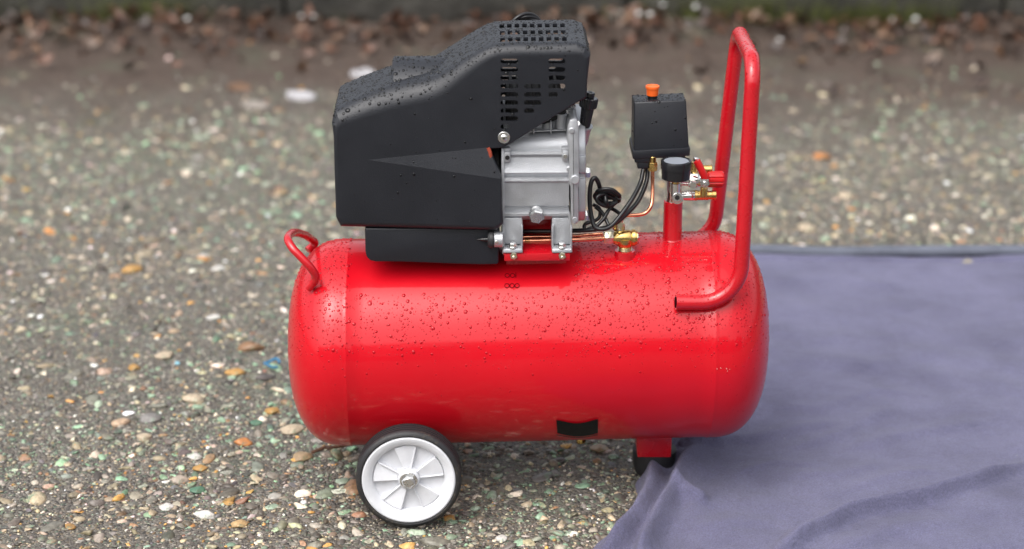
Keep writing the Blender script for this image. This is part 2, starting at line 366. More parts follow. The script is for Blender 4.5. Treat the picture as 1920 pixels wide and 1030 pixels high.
def np_mesh(name, verts, tris, m, parent=None, cols=None, smooth=True):
    me = bpy.data.meshes.new(name); nv, nf = len(verts), len(tris)
    me.vertices.add(nv); me.vertices.foreach_set('co', np.ascontiguousarray(verts, np.float32).ravel())
    me.loops.add(nf * 3); me.polygons.add(nf)
    me.polygons.foreach_set('loop_start', np.arange(0, nf * 3, 3, dtype=np.int32))
    me.loops.foreach_set('vertex_index', np.ascontiguousarray(tris, np.int32).ravel())
    me.update(calc_edges=True)
    if smooth: me.shade_smooth()
    me.materials.append(M[m])
    if cols is not None:
        at = me.attributes.new('stone_colour', 'FLOAT_COLOR', 'POINT'); c4 = np.ones((nv, 4), np.float32); c4[:, :3] = cols
        at.data.foreach_set('color', c4.ravel())
    return link(bpy.data.objects.new(name, me), parent)
def boolean(o, cutter, op='DIFFERENCE'):
    md = o.modifiers.new('b', 'BOOLEAN'); md.object = cutter; md.operation = op; md.solver = 'EXACT'
    dg = bpy.context.evaluated_depsgraph_get(); dg.update()
    me = bpy.data.meshes.new_from_object(o.evaluated_get(dg)); o.modifiers.clear(); o.data = me
    bpy.data.objects.remove(cutter)

# ================================================================== SETTING
def ground_h(x, y):
    x = np.asarray(x, float); y = np.asarray(y, float)
    h = .0022 * np.sin(3.1 * x + 1.3 * y + .7) * np.sin(2.3 * y - 1.1 * x) + .0014 * np.sin(9.1 * x + 4 * y) * np.sin(7.7 * y - 5 * x + 2) + .0008 * np.sin(23 * x - 11 * y) * np.sin(19 * y + 13 * x)
    f = np.clip((y - 2.1) / .6, 0, 1)
    return h - .001 + .02 * f * (1 + .5 * np.sin(5 * x)) * f
def axis_vals(lo, hi, fine, far):
    v = list(np.arange(lo, hi + 1e-6, fine)); s = fine
    a = lo; b_ = hi; L_, R_ = [], []
    while b_ < far: s *= 1.35; b_ += s; R_.append(b_)
    s = fine
    while a > -far: s *= 1.35; a -= s; L_.append(a)
    return np.array(L_[::-1] + v + R_)
gx = axis_vals(-1.7, 1.9, .014, 120); gy = axis_vals(-.9, 2.9, .014, 120)
X, Y = np.meshgrid(gx, gy); Z = ground_h(X, Y)
near = np.exp(-(np.maximum(np.abs(X - .1) - 2.2, 0) + np.maximum(np.abs(Y - 1) - 2.2, 0)) * 2)
jit = rng.normal(0, 1, X.shape) * .0006
Z = (Z + jit) * near
nx, ny = len(gx), len(gy)
idx = np.arange(nx * ny).reshape(ny, nx)
q = np.stack([idx[:-1, :-1], idx[:-1, 1:], idx[1:, 1:], idx[1:, :-1]], -1).reshape(-1, 4)
tri = np.concatenate([q[:, [0, 1, 2]], q[:, [0, 2, 3]]])
g = np_mesh('ground', np.stack([X.ravel(), Y.ravel(), Z.ravel()], 1), tri, 'ground'); g['kind'] = 'structure'

# low mossy concrete wall behind, in cast lengths
wall = thing('concrete_wall', 'low dark concrete wall with mossy patches along the top of the picture behind the leaf litter', 'wall', (0, 2.76, 0))
wall['label'] = 'low dark mossy concrete wall behind the strip of fallen leaves'
xx = -5.2
while xx < 5.2:
    L_ = random.uniform(.85, 1.1); bm = B()
    box(bm, xx + .004, xx + L_ - .004, random.uniform(-.006, .006), .24, -.02, .50 + random.uniform(-.006, .006), .012)
    bmesh.ops.subdivide_edges(bm, edges=bm.edges, cuts=4, use_grid_fill=True)
    for v in bm.verts: v.co += Vector((0, 1, 0)) * noise.noise(v.co * 6) * .008
    part('block', bm, 'wall', wall, 60); xx += L_

# trees and hedge behind the photographer (seen in the gloss of the paint)
def clump(name, label, cat, cx, cy, h, wd, n, group):
    t = thing(name, label, cat, (cx, cy, 0), group=group)
    bm = B(); tube(bm, smooth_path([(0, 0, -.1), (.05, 0, h * .3), (-.05, .05, h * .75)]), .16, 8, sc=None); part('trunk', bm, 'bark', t)
    c = rng.normal(0, 1, (n, 3)); c /= np.linalg.norm(c, axis=1)[:, None]; c *= rng.random((n, 1)) ** .33
    c = c * np.array([wd, wd * .7, h * .5]) + np.array([0, 0, h * .52]); c[:, 2] = np.maximum(c[:, 2], .1)
    a = rng.normal(0, .14, (n, 3)); b2 = rng.normal(0, .14, (n, 3))
    vs = np.stack([c - a, c + b2, c + a, c - b2], 1).reshape(-1, 3); i4 = np.arange(n) * 4
    tr = np.concatenate([np.stack([i4, i4 + 1, i4 + 2], 1), np.stack([i4, i4 + 2, i4 + 3], 1)])
    o = np_mesh('crown', vs, tr, 'foliage', t, smooth=False)
for i in range(9):
    clump('tree', 'dark leafy tree in the row across the yard, out of frame', 'tree', -14 + i * 3.5 + random.uniform(-.5, .5), -13.5 + random.uniform(-1, 1), random.uniform(3.8, 5.0), 2.3, 700, 'trees in the row across the yard')

# ================================================================== CLOTH
edge = [G(*p) for p in [(1040, 1110), (1115, 1030), (1160, 985), (1186, 940), (1196, 905), (1228, 870), (1256, 845)]]
edge = [(p.x, p.y) for p in edge] + [(.215, .13), (.235, .3), (.27, .6), (.30, .93)]
ey = np.array([p[1] for p in edge]); ex = np.array([p[0] for p in edge])
CY1 = .925
def cloth_left(y): return np.interp(y, ey, ex)
ridges = [  # photo polyline, height, half width
    ([(1288, 862), (1250, 882), (1222, 900), (1214, 940), (1190, 985), (1130, 1050)], .026, .011),
    ([(1306, 862), (1276, 900), (1262, 935), (1240, 975), (1210, 1030), (1190, 1080)], .032, .010),
    ([(1258, 935), (1290, 948), (1330, 955)], .016, .010),
    ([(1275, 856), (1310, 848), (1350, 836)], .024, .016),
    ([(1340, 838), (1420, 832), (1500, 815), (1585, 800)], .007, .014),
    ([(1470, 855), (1560, 830), (1640, 790), (1680, 778)], .006, .012),
    ([(1440, 1060), (1520, 1012), (1590, 980), (1660, 964), (1740, 950), (1830, 920), (1930, 880)], .023, .012),
    ([(1330, 880), (1300, 905), (1290, 940), (1300, 980)], .010, .012),
    ([(1300, 1000), (1380, 985), (1470, 990)], .005, .015),
    ([(1480, 900), (1560, 905), (1660, 880)], .004, .012),
    ([(1600, 850), (1680, 828), (1740, 818), (1850, 800)], .007, .016),
    ([(1560, 1040), (1660, 1010), (1800, 985)], .008, .02),
    ([(1420, 700), (1520, 690), (1640, 700), (1760, 670)], .005, .022),
    ([(1450, 770), (1540, 775), (1640, 745), (1720, 750)], .004, .012),
    ([(1380, 900), (1450, 880), (1530, 885)], .004, .009),
    ([(1500, 660), (1590, 640), (1700, 645)], .003, .015),
    ([(1420, 540), (1540, 530), (1700, 545)], .003, .02),
    ([(1600, 930), (1690, 900), (1760, 895)], .005, .010),
    ([(1460, 600), (1600, 575), (1760, 590)], .003, .04),
]
rd = [(np.array([(G(*p).x, G(*p).y) for p in pl]), a, w_) for pl, a, w_ in ridges]
def cloth_h(x, y):
    h = .010 + .0018 * np.sin(11 * x + 6 * y) * np.sin(8 * y - 4 * x) + .0016 * np.sin(14 * x + 37 * y + 3 * np.sin(9 * y + 4 * x)) + .0007 * np.sin(57 * y - 23 * x + 4 * np.sin(13 * x))
    for pl, a, w_ in rd:
        best = np.full(x.shape, 1e9); side = np.zeros(x.shape); along = np.zeros(x.shape); tot = 0
        segs = list(zip(pl, pl[1:])); Ls = [np.hypot(*(q_ - p_)) for p_, q_ in segs]; T_ = sum(Ls); acc = 0
        for (p_, q_), L_ in zip(segs, Ls):
            d = (q_ - p_) / L_; rx, ry = x - p_[0], y - p_[1]; s = np.clip(rx * d[0] + ry * d[1], 0, L_)
            dx, dy = rx - s * d[0], ry - s * d[1]; D = np.hypot(dx, dy)
            k = D < best; best = np.where(k, D, best); along = np.where(k, (acc + s) / T_, along); side = np.where(k, d[0] * dy - d[1] * dx, side); acc += L_
        taper = np.clip(np.minimum(along, 1 - along) * 5 + .25, 0, 1)
        ww = w_ * np.where(side > 0, 1.5, .8)
        h = h + a * taper * np.exp(-(best / ww) ** 2)
    return h
ncx, ncy = 380, 340
u = np.linspace(0, 1, ncx) ** 1.35; vv = np.linspace(0, 1, ncy) ** 1.15
yy = -.62 + vv * (CY1 + .62)
UY, UU = np.meshgrid(yy, u, indexing='ij')
xl = cloth_left(UY) + .004 * np.sin(UY * 38) + .003 * np.sin(UY * 91 + 1)
CX = xl + (1.75 - xl) * UU; CYY = UY + .006 * np.sin(CX * 7) * (UY / CY1) + .01 * UU * (UY / CY1)
CZ = cloth_h(CX, CYY) + ground_h(CX, CYY)
dl = (CX - xl); db = (CYY[-1:, :] - CYY)
# doubled, puffed hem along the far edge
CZ -= .006 * np.exp(-((db - .030) / .008) ** 2)
CZ -= .012 * np.exp(-(dl / .006) ** 2) + .004 * np.exp(-(db / .004) ** 2)
# the cloth runs against the rubber foot and up over it a little
idx = np.arange(ncx * ncy).reshape(ncy, ncx)
q = np.stack([idx[:-1, :-1], idx[:-1, 1:], idx[1:, 1:], idx[1:, :-1]], -1).reshape(-1, 4)
tri = np.concatenate([q[:, [0, 1, 2]], q[:, [0, 2, 3]]])
c = np_mesh('fleece_blanket', np.stack([CX.ravel(), CYY.ravel(), CZ.ravel()], 1), tri, 'cloth')
tag(c, 'wrinkled lavender blue fleece blanket spread on the gravel under the right end of the compressor', 'blanket')

bm = B(); hp = []
for k in range(90):
    t = k / 89; x_ = .30 + 1.45 * t; hp.append((x_, CY1 + .010 + .01 * t + .006 * math.sin(x_ * 7) + .002 * math.sin(x_ * 31), .011 + .0012 * math.sin(x_ * 19)))
tube(bm, hp, .0125, 14)
for v in bm.verts: v.co.z = .012 + (v.co.z - .012) * .85
part('hem', bm, 'hem', c, 80, 'greyer turned-over hem along the far edge')

# ================================================================== GRAVEL
def ico(sub):
    bm = B(); bmesh.ops.create_icosphere(bm, subdivisions=sub, radius=1); bm.verts.ensure_lookup_table()
    v = np.array([p.co[:] for p in bm.verts]); t = np.array([[l.index for l in f.verts] for f in bm.faces]); bm.free(); return v, t
def rocks_variants(sub, n, amp, clip_at=.68):
    v, t = ico(sub); out = []
    for k in range(n):
        o = Vector((k * 7.3, 1.7 * k, 3.1)); s = np.array([1 + amp * noise.noise(Vector(p) * 1.3 + o) + amp * .5 * noise.noise(Vector(p) * 2.7 + o) for p in v])
        q = v * s[:, None]
        for j in range(7):
            d = np.array(Vector((math.sin(k * 5.1 + j * 2.3), math.cos(k * 3.7 + j * 4.1), math.sin(k * 1.3 + j * 1.9))).normalized()); q = q - np.maximum(q @ d - clip_at, 0)[:, None] * d * .95
        out.append(q)
    return out, t
PAL = np.array([[.155, .143, .127], [.110, .101, .090], [.058, .050, .044], [.24, .20, .145], [.34, .19, .06], [.38, .345, .29],
                [.155, .235, .165], [.17, .10, .06], [.24, .20, .15], [.075, .075, .078], [.17, .20, .16], [.60, .48, .45]])
PW = np.array([.20, .17, .07, .14, .030, .075, .095, .035, .11, .05, .09, .03]); PW /= PW.sum()
def scatter_rocks(N, rmed, rsig, rmin, rmax, ylo, yhi, sub, nvar, flat, name, smooth=True, clip_at=.75):
    y = ylo + (yhi - ylo) * rng.random(N * 4) ** 1.15; hw = .92 + .27 * (y + .4)
    x = (rng.random(N * 4) * 2 - 1) * hw * 1.12 + .02
    fade = np.where(y > 1.75, np.exp(-(y - 1.75) / .25), 1); keep = rng.random(N * 4) < fade
    # clumpy coverage: bare muddy hollows between
    cl = np.sin(4.3 * x + 2 * np.sin(3.1 * y)) * np.sin(5.1 * y + 1.7 * np.sin(4 * x)); keep &= rng.random(N * 4) < np.clip(.85 + .45 * cl, .3, 1)
    xl_ = cloth_left(y); keep &= ~((x > xl_ + .02) & (y < CY1 - .03))
    x, y = x[keep][:N], y[keep][:N]; n_ = len(x)
    r = np.clip(rmed * np.exp(rsig * rng.normal(0, 1, n_)), rmin, rmax)
    vars_, t = rocks_variants(sub, nvar, .38, clip_at); vi = rng.integers(0, nvar, n_)
    sc = np.stack([r * rng.uniform(.8, 1.35, n_), r * rng.uniform(.6, 1.0, n_), r * rng.uniform(*flat, n_)], 1)
    a = rng.random(n_) * 6.283; ti = rng.normal(0, .22, n_)
    base = np.array(vars_)[vi] * sc[:, None, :]
    bx, by, bz = base[..., 0], base[..., 1], base[..., 2]
    ct, st = np.cos(ti)[:, None], np.sin(ti)[:, None]; bx, bz = bx * ct - bz * st, bx * st + bz * ct
    ca, sa = np.cos(a)[:, None], np.sin(a)[:, None]
    wx = bx * ca - by * sa + x[:, None]; wy = bx * sa + by * ca + y[:, None]
    wz = bz + (ground_h(x, y) + sc[:, 2] * rng.uniform(-.45, .30, n_))[:, None]
    nv = base.shape[1]; vs = np.stack([wx, wy, wz], -1).reshape(-1, 3)
    tr = (t[None] + (np.arange(n_) * nv)[:, None, None]).reshape(-1, 3)
    # greens and ochres come in patches
    gpatch = np.clip(np.sin(2.9 * x + 1.4 * y + 1) + np.sin(4.7 * y - 1.1 * x), -1, 1.6); W = np.tile(PW, (n_, 1)); W[:, 6] *= 1 + 1.3 * np.clip(gpatch, -.6, 1.6); W[:, 10] *= 1 + np.clip(gpatch, -.6, 1.6)
    W /= W.sum(1, keepdims=True); ci = (W.cumsum(1) > rng.random((n_, 1))).argmax(1)
    cc = PAL[ci] * np.array([1.50, 1.46, 1.35]) * rng.uniform(.45, 1.5, (n_, 1)) * rng.normal(1, .05, (n_, 3))
    cc = np.clip(cc, .01, .8); cols = np.repeat(cc, nv, 0)
    o = np_mesh(name, vs, tr, 'stone', None, cols, smooth); o['kind'] = 'stuff'; return o
o = scatter_rocks(6200, .0060, .42, .004, .018, -.55, 2.75, 2, 14, (.28, .55), 'gravel')
o['label'] = 'wet rounded pebbles in grey, tan, ochre and green over the ground'
o = scatter_rocks(7600, .0056, .40, .0035, .015, -.55, 2.6, 2, 14, (.22, .50), 'crushed_stone', False, .52)
o['label'] = 'wet angular stone chips pressed into the ground'
o = scatter_rocks(62000, .0025, .36, .0013, .0055, -.5, 2.2, 1, 12, (.30, .75), 'fine_gravel', False, .6)
o['label'] = 'wet fine grit between the pebbles'

# single stones that stand out
def stone(px, py, wpx, hpx, col, label, rz=0, fl=.5):
    p = G(px, py); sc = (Vector(p) - CAM).length / FPX; rx = wpx / 2 * sc; ry = min(hpx / 2 * sc / .45, rx * 1.0)
    v, t = ico(3); off = Vector((px * .13, py * .07, 0))
    s = np.array([1 + .30 * noise.noise(Vector(q) * 1.1 + off) + .14 * noise.noise(Vector(q) * 2.9 + off) for q in v]); v = v * s[:, None]
    # chipped facets
    for k in range(5):
        d = Vector((math.sin(px + k * 2.1), math.cos(py + k * 1.7), math.sin(k * 3 + px) * .7)).normalized(); dd = np.array(d)
        pr = v @ dd; lim = .72; v = v - np.maximum(pr - lim, 0)[:, None] * dd * .9
    v = v * np.array([rx, ry, rx * fl]); ca, sa = math.cos(rz), math.sin(rz)
    v = np.stack([v[:, 0] * ca - v[:, 1] * sa, v[:, 0] * sa + v[:, 1] * ca, v[:, 2]], 1)
    o = np_mesh('pebble', v, t, 'stone', None, np.tile(np.array(col), (len(v), 1)))
    o.location = (p.x, p.y, float(ground_h(p.x, p.y)) + rx * fl * .35 + (.028 if p.y > 2.1 else 0)); return tag(o, label, 'pebble')
cream, tan_, och, wht, gry, org, grn, brn = (.42, .34, .24), (.30, .21, .12), (.40, .22, .06), (.52, .50, .46), (.17, .16, .15), (.42, .17, .05), (.07, .16, .10), (.17, .09, .05)
for a in [
    (548, 808, 46, 20, cream, 'large flat cream pebble just left of the lower left end of the tank'),
    (568, 858, 40, 20, tan_, 'tan and orange banded pebble left of the wheel, at the end of the twig'),
    (362, 750, 42, 16, cream, 'flat sandy beige pebble below and right of the grey stick-like stone'),
    (470, 653, 52, 14, (.22, .12, .06), 'long flat reddish brown stone near the left end of the tank'),
    (441, 698, 36, 14, och, 'ochre wedge-shaped stone left of the blue plastic ring'),
    (252, 690, 24, 14, och, 'bright orange yellow pebble near the left side'),
    (306, 668, 34, 18, cream, 'pale cream pebble near the orange yellow one at the left'),
    (400, 597, 26, 14, wht, 'rounded white pebble in the blurred middle ground at the left'),
    (284, 785, 44, 15, gry, 'long grey stone lying aslant like a broken stick'),
    (270, 818, 30, 16, cream, 'cream pebble below the long grey aslant stone'),
    (376, 877, 28, 12, och, 'ochre pebble with a split end in the left foreground'),
    (510, 771, 32, 12, och, 'flat ochre pebble left of the tank bottom'),
    (366, 855, 26, 12, wht, 'white pebble just above the ochre split one in the foreground'),
    (455, 830, 38, 12, org, 'orange and rust coloured pebble pair between cream stones at the left'),
    (336, 898, 34, 14, (.36, .30, .24), 'pale pinkish beige pebble in the left foreground'),
    (449, 985, 32, 17, (.45, .30, .14), 'cream and orange pebble near the bottom edge, left of the wheel'),
    (429, 943, 20, 22, och, 'upright ochre pebble standing in the left foreground'),
    (312, 950, 28, 12, wht, 'small white pebble in the bottom left foreground'),
    (385, 968, 44, 11, wht, 'long thin white chip in the bottom left foreground'),
    (1124, 845, 38, 14, tan_, 'flat tan stone on the ground beneath the tank'),
    (1120, 866, 20, 22, (.24, .13, .06), 'small brown pebble beside the flat tan stone beneath the tank'),
    (1512, 430, 38, 20, cream, 'large blurred cream pebble beyond the far hem of the blanket'),
    (1540, 296, 34, 12, org, 'blurred orange stone in the distance right of the red handle'),
    (1585, 367, 30, 16, cream, 'blurred pale stone between the orange one and the blanket'),
    (528, 362, 28, 16, tan_, 'blurred tan pebble in the far middle ground left of the black cover'),
    (380, 482, 22, 14, wht, 'blurred white pebble far left of the little red grab handle'),
    (410, 507, 28, 14, wht, 'blurred whitish quartz pebble left of the little red grab handle'),
    (247, 507, 40, 14, och, 'blurred ochre stone lying far out at the left edge'),
    (700, 968, 1, 1, gry, ''),
    (940, 1010, 26, 12, wht, 'white pebble at the bottom edge right of the wheel'),
    (988, 945, 22, 11, cream, 'cream pebble on the open gravel between wheel and foot'),
    (1040, 890, 24, 12, gry, 'plain grey pebble below the black sticker'),
    (370, 918, 30, 11, grn, 'small green stained stone in the left foreground'),
    (480, 792, 26, 10, grn, 'flat green chip left of the tank bottom'),
]:
    if a[5]: stone(*a, rz=random.uniform(-.3, .3), fl=.42)

# twig, blue ring, litter
p0, p1 = G(585, 858), G(650, 846)
bm = B(); tube(bm, smooth_path([(p0.x, p0.y, .008), (p0.x + .02, p0.y + .012, .011), ((p0.x + p1.x) / 2, (p0.y + p1.y) / 2, .010), (p1.x, p1.y, .010)]), .0028, 8, sc=None)
tag(part('twig', bm, 'bark'), 'short brown twig lying on the gravel left of the wheel', 'twig')
p = G(510, 692); bm = B(); tube(bm, [(p.x + .012 * math.cos(a_) , p.y + .014 * math.sin(a_), .010 + .003 * math.sin(a_ * 2)) for a_ in np.linspace(0, 5.6, 26)], .0022, 8)
tag(part('plastic_ring', bm, 'blue'), 'small broken blue plastic ring on the gravel left of the tank', 'litter')
p = G(333, 690); bm = B(); bmesh.ops.create_icosphere(bm, subdivisions=2, radius=.0045, matrix=Matrix.Translation((p.x, p.y, .008)) @ Matrix.Diagonal((1, .8, .7, 1)))
tag(part('plastic_bead', bm, mat('pale_blue_plastic', (.25, .5, .6), .4)), 'tiny pale blue plastic bead on the gravel at the left', 'litter')
def chip(px, py, wpx, hpx, m, name, label, cat, rz=0, thick=.006):
    p = G(px, py); sc = (Vector(p) - CAM).length / FPX; a = wpx / 2 * sc; b_ = hpx / 2 * sc / .42
    bm = B(); n_ = 14; poly = [(a * math.cos(t_) * (1 + .14 * math.sin(3 * t_ + px)), b_ * math.sin(t_) * (1 + .2 * math.cos(2 * t_ + py))) for t_ in np.linspace(0, 2 * math.pi, n_, endpoint=False)]
    lo = [bm.verts.new((x, y, 0)) for x, y in poly]; hi = [bm.verts.new((x * .93, y * .9, thick * (1 + .3 * math.sin(5 * x / a)))) for x, y in poly]
    bm.faces.new(lo[::-1]); bm.faces.new(hi)
    for i in range(n_): bm.faces.new((lo[i], lo[(i + 1) % n_], hi[(i + 1) % n_], hi[i]))
    o = part(name, bm, m); o.location = (p.x, p.y, float(ground_h(p.x, p.y)) + .003); o.rotation_euler = (R(14), R(4), rz); return tag(o, label, cat)
chip(565, 183, 56, 15, 'paper', 'paper_scrap', 'blurred whitish oblong scrap on the mud left of the black cover', 'litter', .0, .008)
chip(682, 142, 50, 12, 'paper', 'paper_scrap', 'blurred white scrap on the mud just above the left part of the black cover', 'litter', .1, .008)
chip(478, 202, 50, 13, 'woodchip', 'wood_chip', 'blurred grey wood chip left of the whitish oblong scrap', 'wood chip', .2, .008)
chip(450, 165, 46, 14, 'leaf_tan', 'dead_leaf', 'blurred pale tan leaf on the mud left of the scraps', 'leaf', .4, .004)
for k, (px, py, s_, lab) in enumerate([
    (1197, 66, 15, 'white pebble, left one of a close pair before the wall'), (1218, 68, 14, 'white pebble, right one of a close pair before the wall'),
    (1303, 53, 15, 'lone round white pebble between the pair and the red handle'), (1242, 50, 15, 'off-white pebble behind the close white pair'),
    (1588, 40, 28, 'large white pebble far right against the wall'), (1716, 62, 15, 'bright white pebble at the far right end of the leaf strip'),
    (1670, 63, 13, 'tan white pebble far right before the leaf strip ends'), (1460, 101, 11, 'small off-white pebble right of the handle top'),
    (353, 73, 12, 'small white pebble in the leaves at the far left'), (375, 34, 10, 'small pale pebble against the wall at the far left'),
    (588, 62, 11, 'small white pebble in the leaves left of the black cover'), (566, 62, 10, 'small whitish pebble beside another in the leaves left of the cover'),
    (252, 60, 18, 'cream pebble near the orange leaf at the far left')]):
    stone(px, py, s_ * .78, s_ * .62, (.80, .79, .77), lab, fl=.7)
chip(1370, 38, 34, 10, 'paper', 'paper_scrap', 'blurred white scrap against the wall behind the handle top', 'litter', -.2, .010)
chip(1150, 52, 40, 14, 'woodchip', 'wood_chip', 'blurred pale wood chip before the wall right of the black cover', 'wood chip', .1, .012)
chip(1275, 70, 48, 14, 'woodchip', 'wood_chip', 'blurred pale wood chip below the lone white pebble', 'wood chip', -.1, .010)
chip(1102, 55, 30, 14, 'woodchip', 'wood_chip', 'blurred pale wood chip close beside the top right corner of the black cover', 'wood chip', -.1, .012)

# leaf litter
def leaf_geo(n, xs, ys, zs, size):
    ph = np.array([0, .55, 1.25, 1.9, math.pi, -1.9, -1.25, -.55]); rr = np.array([1, .75, .62, .7, .95, .7, .62, .75])
    lx = np.cos(ph) * rr; ly = np.sin(ph) * rr * .8; ox, oy = np.append(lx, 0), np.append(ly, 0)
    curl = rng.uniform(.1, .7, n)[:, None]; lz = curl * (ox ** 2 + oy ** 2)[None] + .08 * rng.normal(0, 1, (n, 9))
    s = size[:, None]; pts = np.stack([ox[None] * s, oy[None] * s, lz * s], -1)
    e = rng.normal(0, .55, (n, 2)); a = rng.random(n) * 6.28
    Rm = np.array([np.array((Matrix.Rotation(a[i], 3, 'Z') @ Matrix.Rotation(e[i, 0], 3, 'X') @ Matrix.Rotation(e[i, 1], 3, 'Y'))) for i in range(n)])
    pts = np.einsum('nij,nkj->nki', Rm, pts) + np.stack([xs, ys, zs], -1)[:, None]
    t = np.array([[8, i, (i + 1) % 8] for i in range(8)]); tr = (t[None] + (np.arange(n) * 9)[:, None, None]).reshape(-1, 3)
    return pts.reshape(-1, 3), tr
for nm, mk, n_ in (('leaf_litter', 'leaf_brown', 520), ('leaf_litter', 'leaf_dark', 620), ('leaf_litter', 'leaf_tan', 150), ('leaf_litter', 'leaf_pink', 200)):
    ys = 2.74 - np.abs(rng.normal(0, .20, n_)); xs = rng.uniform(-2.2, 2.3, n_); sz = rng.uniform(.010, .026, n_)
    v_, t_ = leaf_geo(n_, xs, ys, ground_h(xs, ys) + .012 + rng.random(n_) * .014, sz)
    o = np_mesh(nm, v_, t_, mk); o['kind'] = 'stuff'
for k, (px, py, mk, lab) in enumerate([
    (250, 63, 'leaf_tan', 'curled light brown leaf at the far left of the leaf strip'), (670, 70, 'leaf_brown', 'rust brown leaf left of the top of the black cover'),
    (505, 63, 'leaf_pink', 'pale pinkish leaf in the strip near the wall'), (740, 62, 'leaf_brown', 'dark red leaf in the strip just left of the cover top'),
    (1440, 52, 'leaf_pink', 'pinkish leaf just right of the handle top'), (1500, 60, 'leaf_tan', 'pale leaf in the strip right of the handle'),
    (330, 90, 'leaf_brown', 'rust leaf lying a little in front of the strip at the left'), (1110, 75, 'leaf_brown', 'brown leaf right beside the vents of the black cover')]):
    p = G(px, py); v_, t_ = leaf_geo(1, np.array([0.]), np.array([0.]), np.array([0.]), np.array([.032]))
    o = np_mesh('fallen_leaf', v_, t_, mk); o.location = (p.x, p.y, float(ground_h(p.x, p.y)) + .03); tag(o, lab, 'leaf')
# moss and grass tufts against the foot of the wall
for k, (px, wd, lab) in enumerate([(262, .10, 'yellow green moss tuft at the foot of the wall on the left'), (1365, .16, 'yellow green moss tuft at the wall behind the handle top'), (1620, .10, 'small green moss tuft at the wall on the far right')]):
    x0 = G(px, 20).x; n_ = 260; bx = x0 + rng.normal(0, wd, n_); by = 2.755 - rng.random(n_) * .05; hh = rng.uniform(.03, .10, n_); lean = rng.normal(0, .02, (n_, 2)); wdt = .0035
    v_ = np.stack([np.stack([bx - wdt, by, np.zeros(n_)], 1), np.stack([bx + wdt, by, np.zeros(n_)], 1), np.stack([bx + lean[:, 0], by + lean[:, 1] - .02, hh], 1)], 1).reshape(-1, 3)
    o = np_mesh('moss_tuft', v_, np.arange(n_ * 3).reshape(-1, 3), 'moss', smooth=False); o['label'] = lab; o['kind'] = 'stuff'

# ================================================================== THE COMPRESSOR
AC = thing('air_compressor', 'red wheeled air compressor with black motor cover, wet with rain, on gravel and blanket', 'air compressor', (0, 0, 0), YAW)

# ---- tank
XL, XR = -.333, .3355; HL, HR = .082, .080
bm = B(); prof = []
for k in range(0, 25):
    s = k / 24 * math.pi / 2; e = 2 / 2.55
    prof.append((XL + HL * (1 - math.cos(math.pi / 2 - s) ** 0 * math.sin(s) ** e) if False else XL + HL * (1 - abs(math.cos(math.pi / 2 - s)) ** e), TR * abs(math.cos(s)) ** e))
left = sorted([(XL + HL * (1 - abs(math.cos(s)) ** e), TR * abs(math.sin(s)) ** e) for s in np.linspace(0, math.pi / 2, 26)])
right = sorted([(XR - HR * (1 - abs(math.cos(s)) ** e), TR * abs(math.sin(s)) ** e) for s in np.linspace(0, math.pi / 2, 26)])
left[0] = (left[0][0], 0); right[-1] = (right[-1][0], 0)
xl0, xr0 = XL + HL, XR - HR
seamL = [(xl0 + .003, TR), (xl0 + .0045, TR + .0003), (xl0 + .0065, TR + .0003), (xl0 + .008, TR - .0005)]
seamR = [(xr0 - .008, TR - .0005), (xr0 - .0065, TR + .0003), (xr0 - .0045, TR + .0003), (xr0 - .003, TR)]
mid_ = [(x, TR - .0005 + .00012 * math.sin(i * 1.9)) for i, x in enumerate(np.linspace(xl0 + .03, xr0 - .03, 14))]
prof = left + seamL + mid_ + seamR + right
lathe(bm, (0, 0, TZ), (1, 0, 0), prof, 128, caps=False)
bmesh.ops.remove_doubles(bm, verts=bm.verts, dist=2e-5)
for v in bm.verts: v.co.z += .0175 * v.co.x
tank = part('tank', bm, 'red', AC, 60)

def on_tank(x, ang, off=0.0):
    """ang: 0 = facing the camera side (-y), 90 = top"""
    return Vector((x, -(TR + off) * math.cos(ang), tz(x) + (TR + off) * math.sin(ang)))
def tank_xy(px, py):
    p = T(px, py); return p.x, math.atan2(p.z - tz(p.x), -p.y)
# printed marks
bm = B()
def ring_mark(px, py, rpx):
    x0, a0 = tank_xy(px, py); r = rpx * .00073; n_ = 24
    vs = []
    for k in range(n_):
        t = 2 * math.pi * k / n_
        vs.append([bm.verts.new(on_tank(x0 + rr * math.cos(t), a0 + rr * math.sin(t) / TR * 1.12, .0005)) for rr in (r * .82, r * 1.06)])
    for k in range(n_): bm.faces.new((vs[k][0], vs[k][1], vs[(k + 1) % n_][1], vs[(k + 1) % n_][0]))
for px, py in ((951, 517), (961, 517), (950.5, 536), (960, 536), (969.5, 536)): ring_mark(px, py, 4.3)
x0, a0 = tank_xy(967.2, 517); 
bm.faces.new([bm.verts.new(on_tank(x0 + dx, a0 + da, .0005)) for dx, da in ((-.0003, -.026), (.0003, -.026), (.0003, .034), (-.0003, .034))])
part('printed_marks', bm, 'mark', tank)
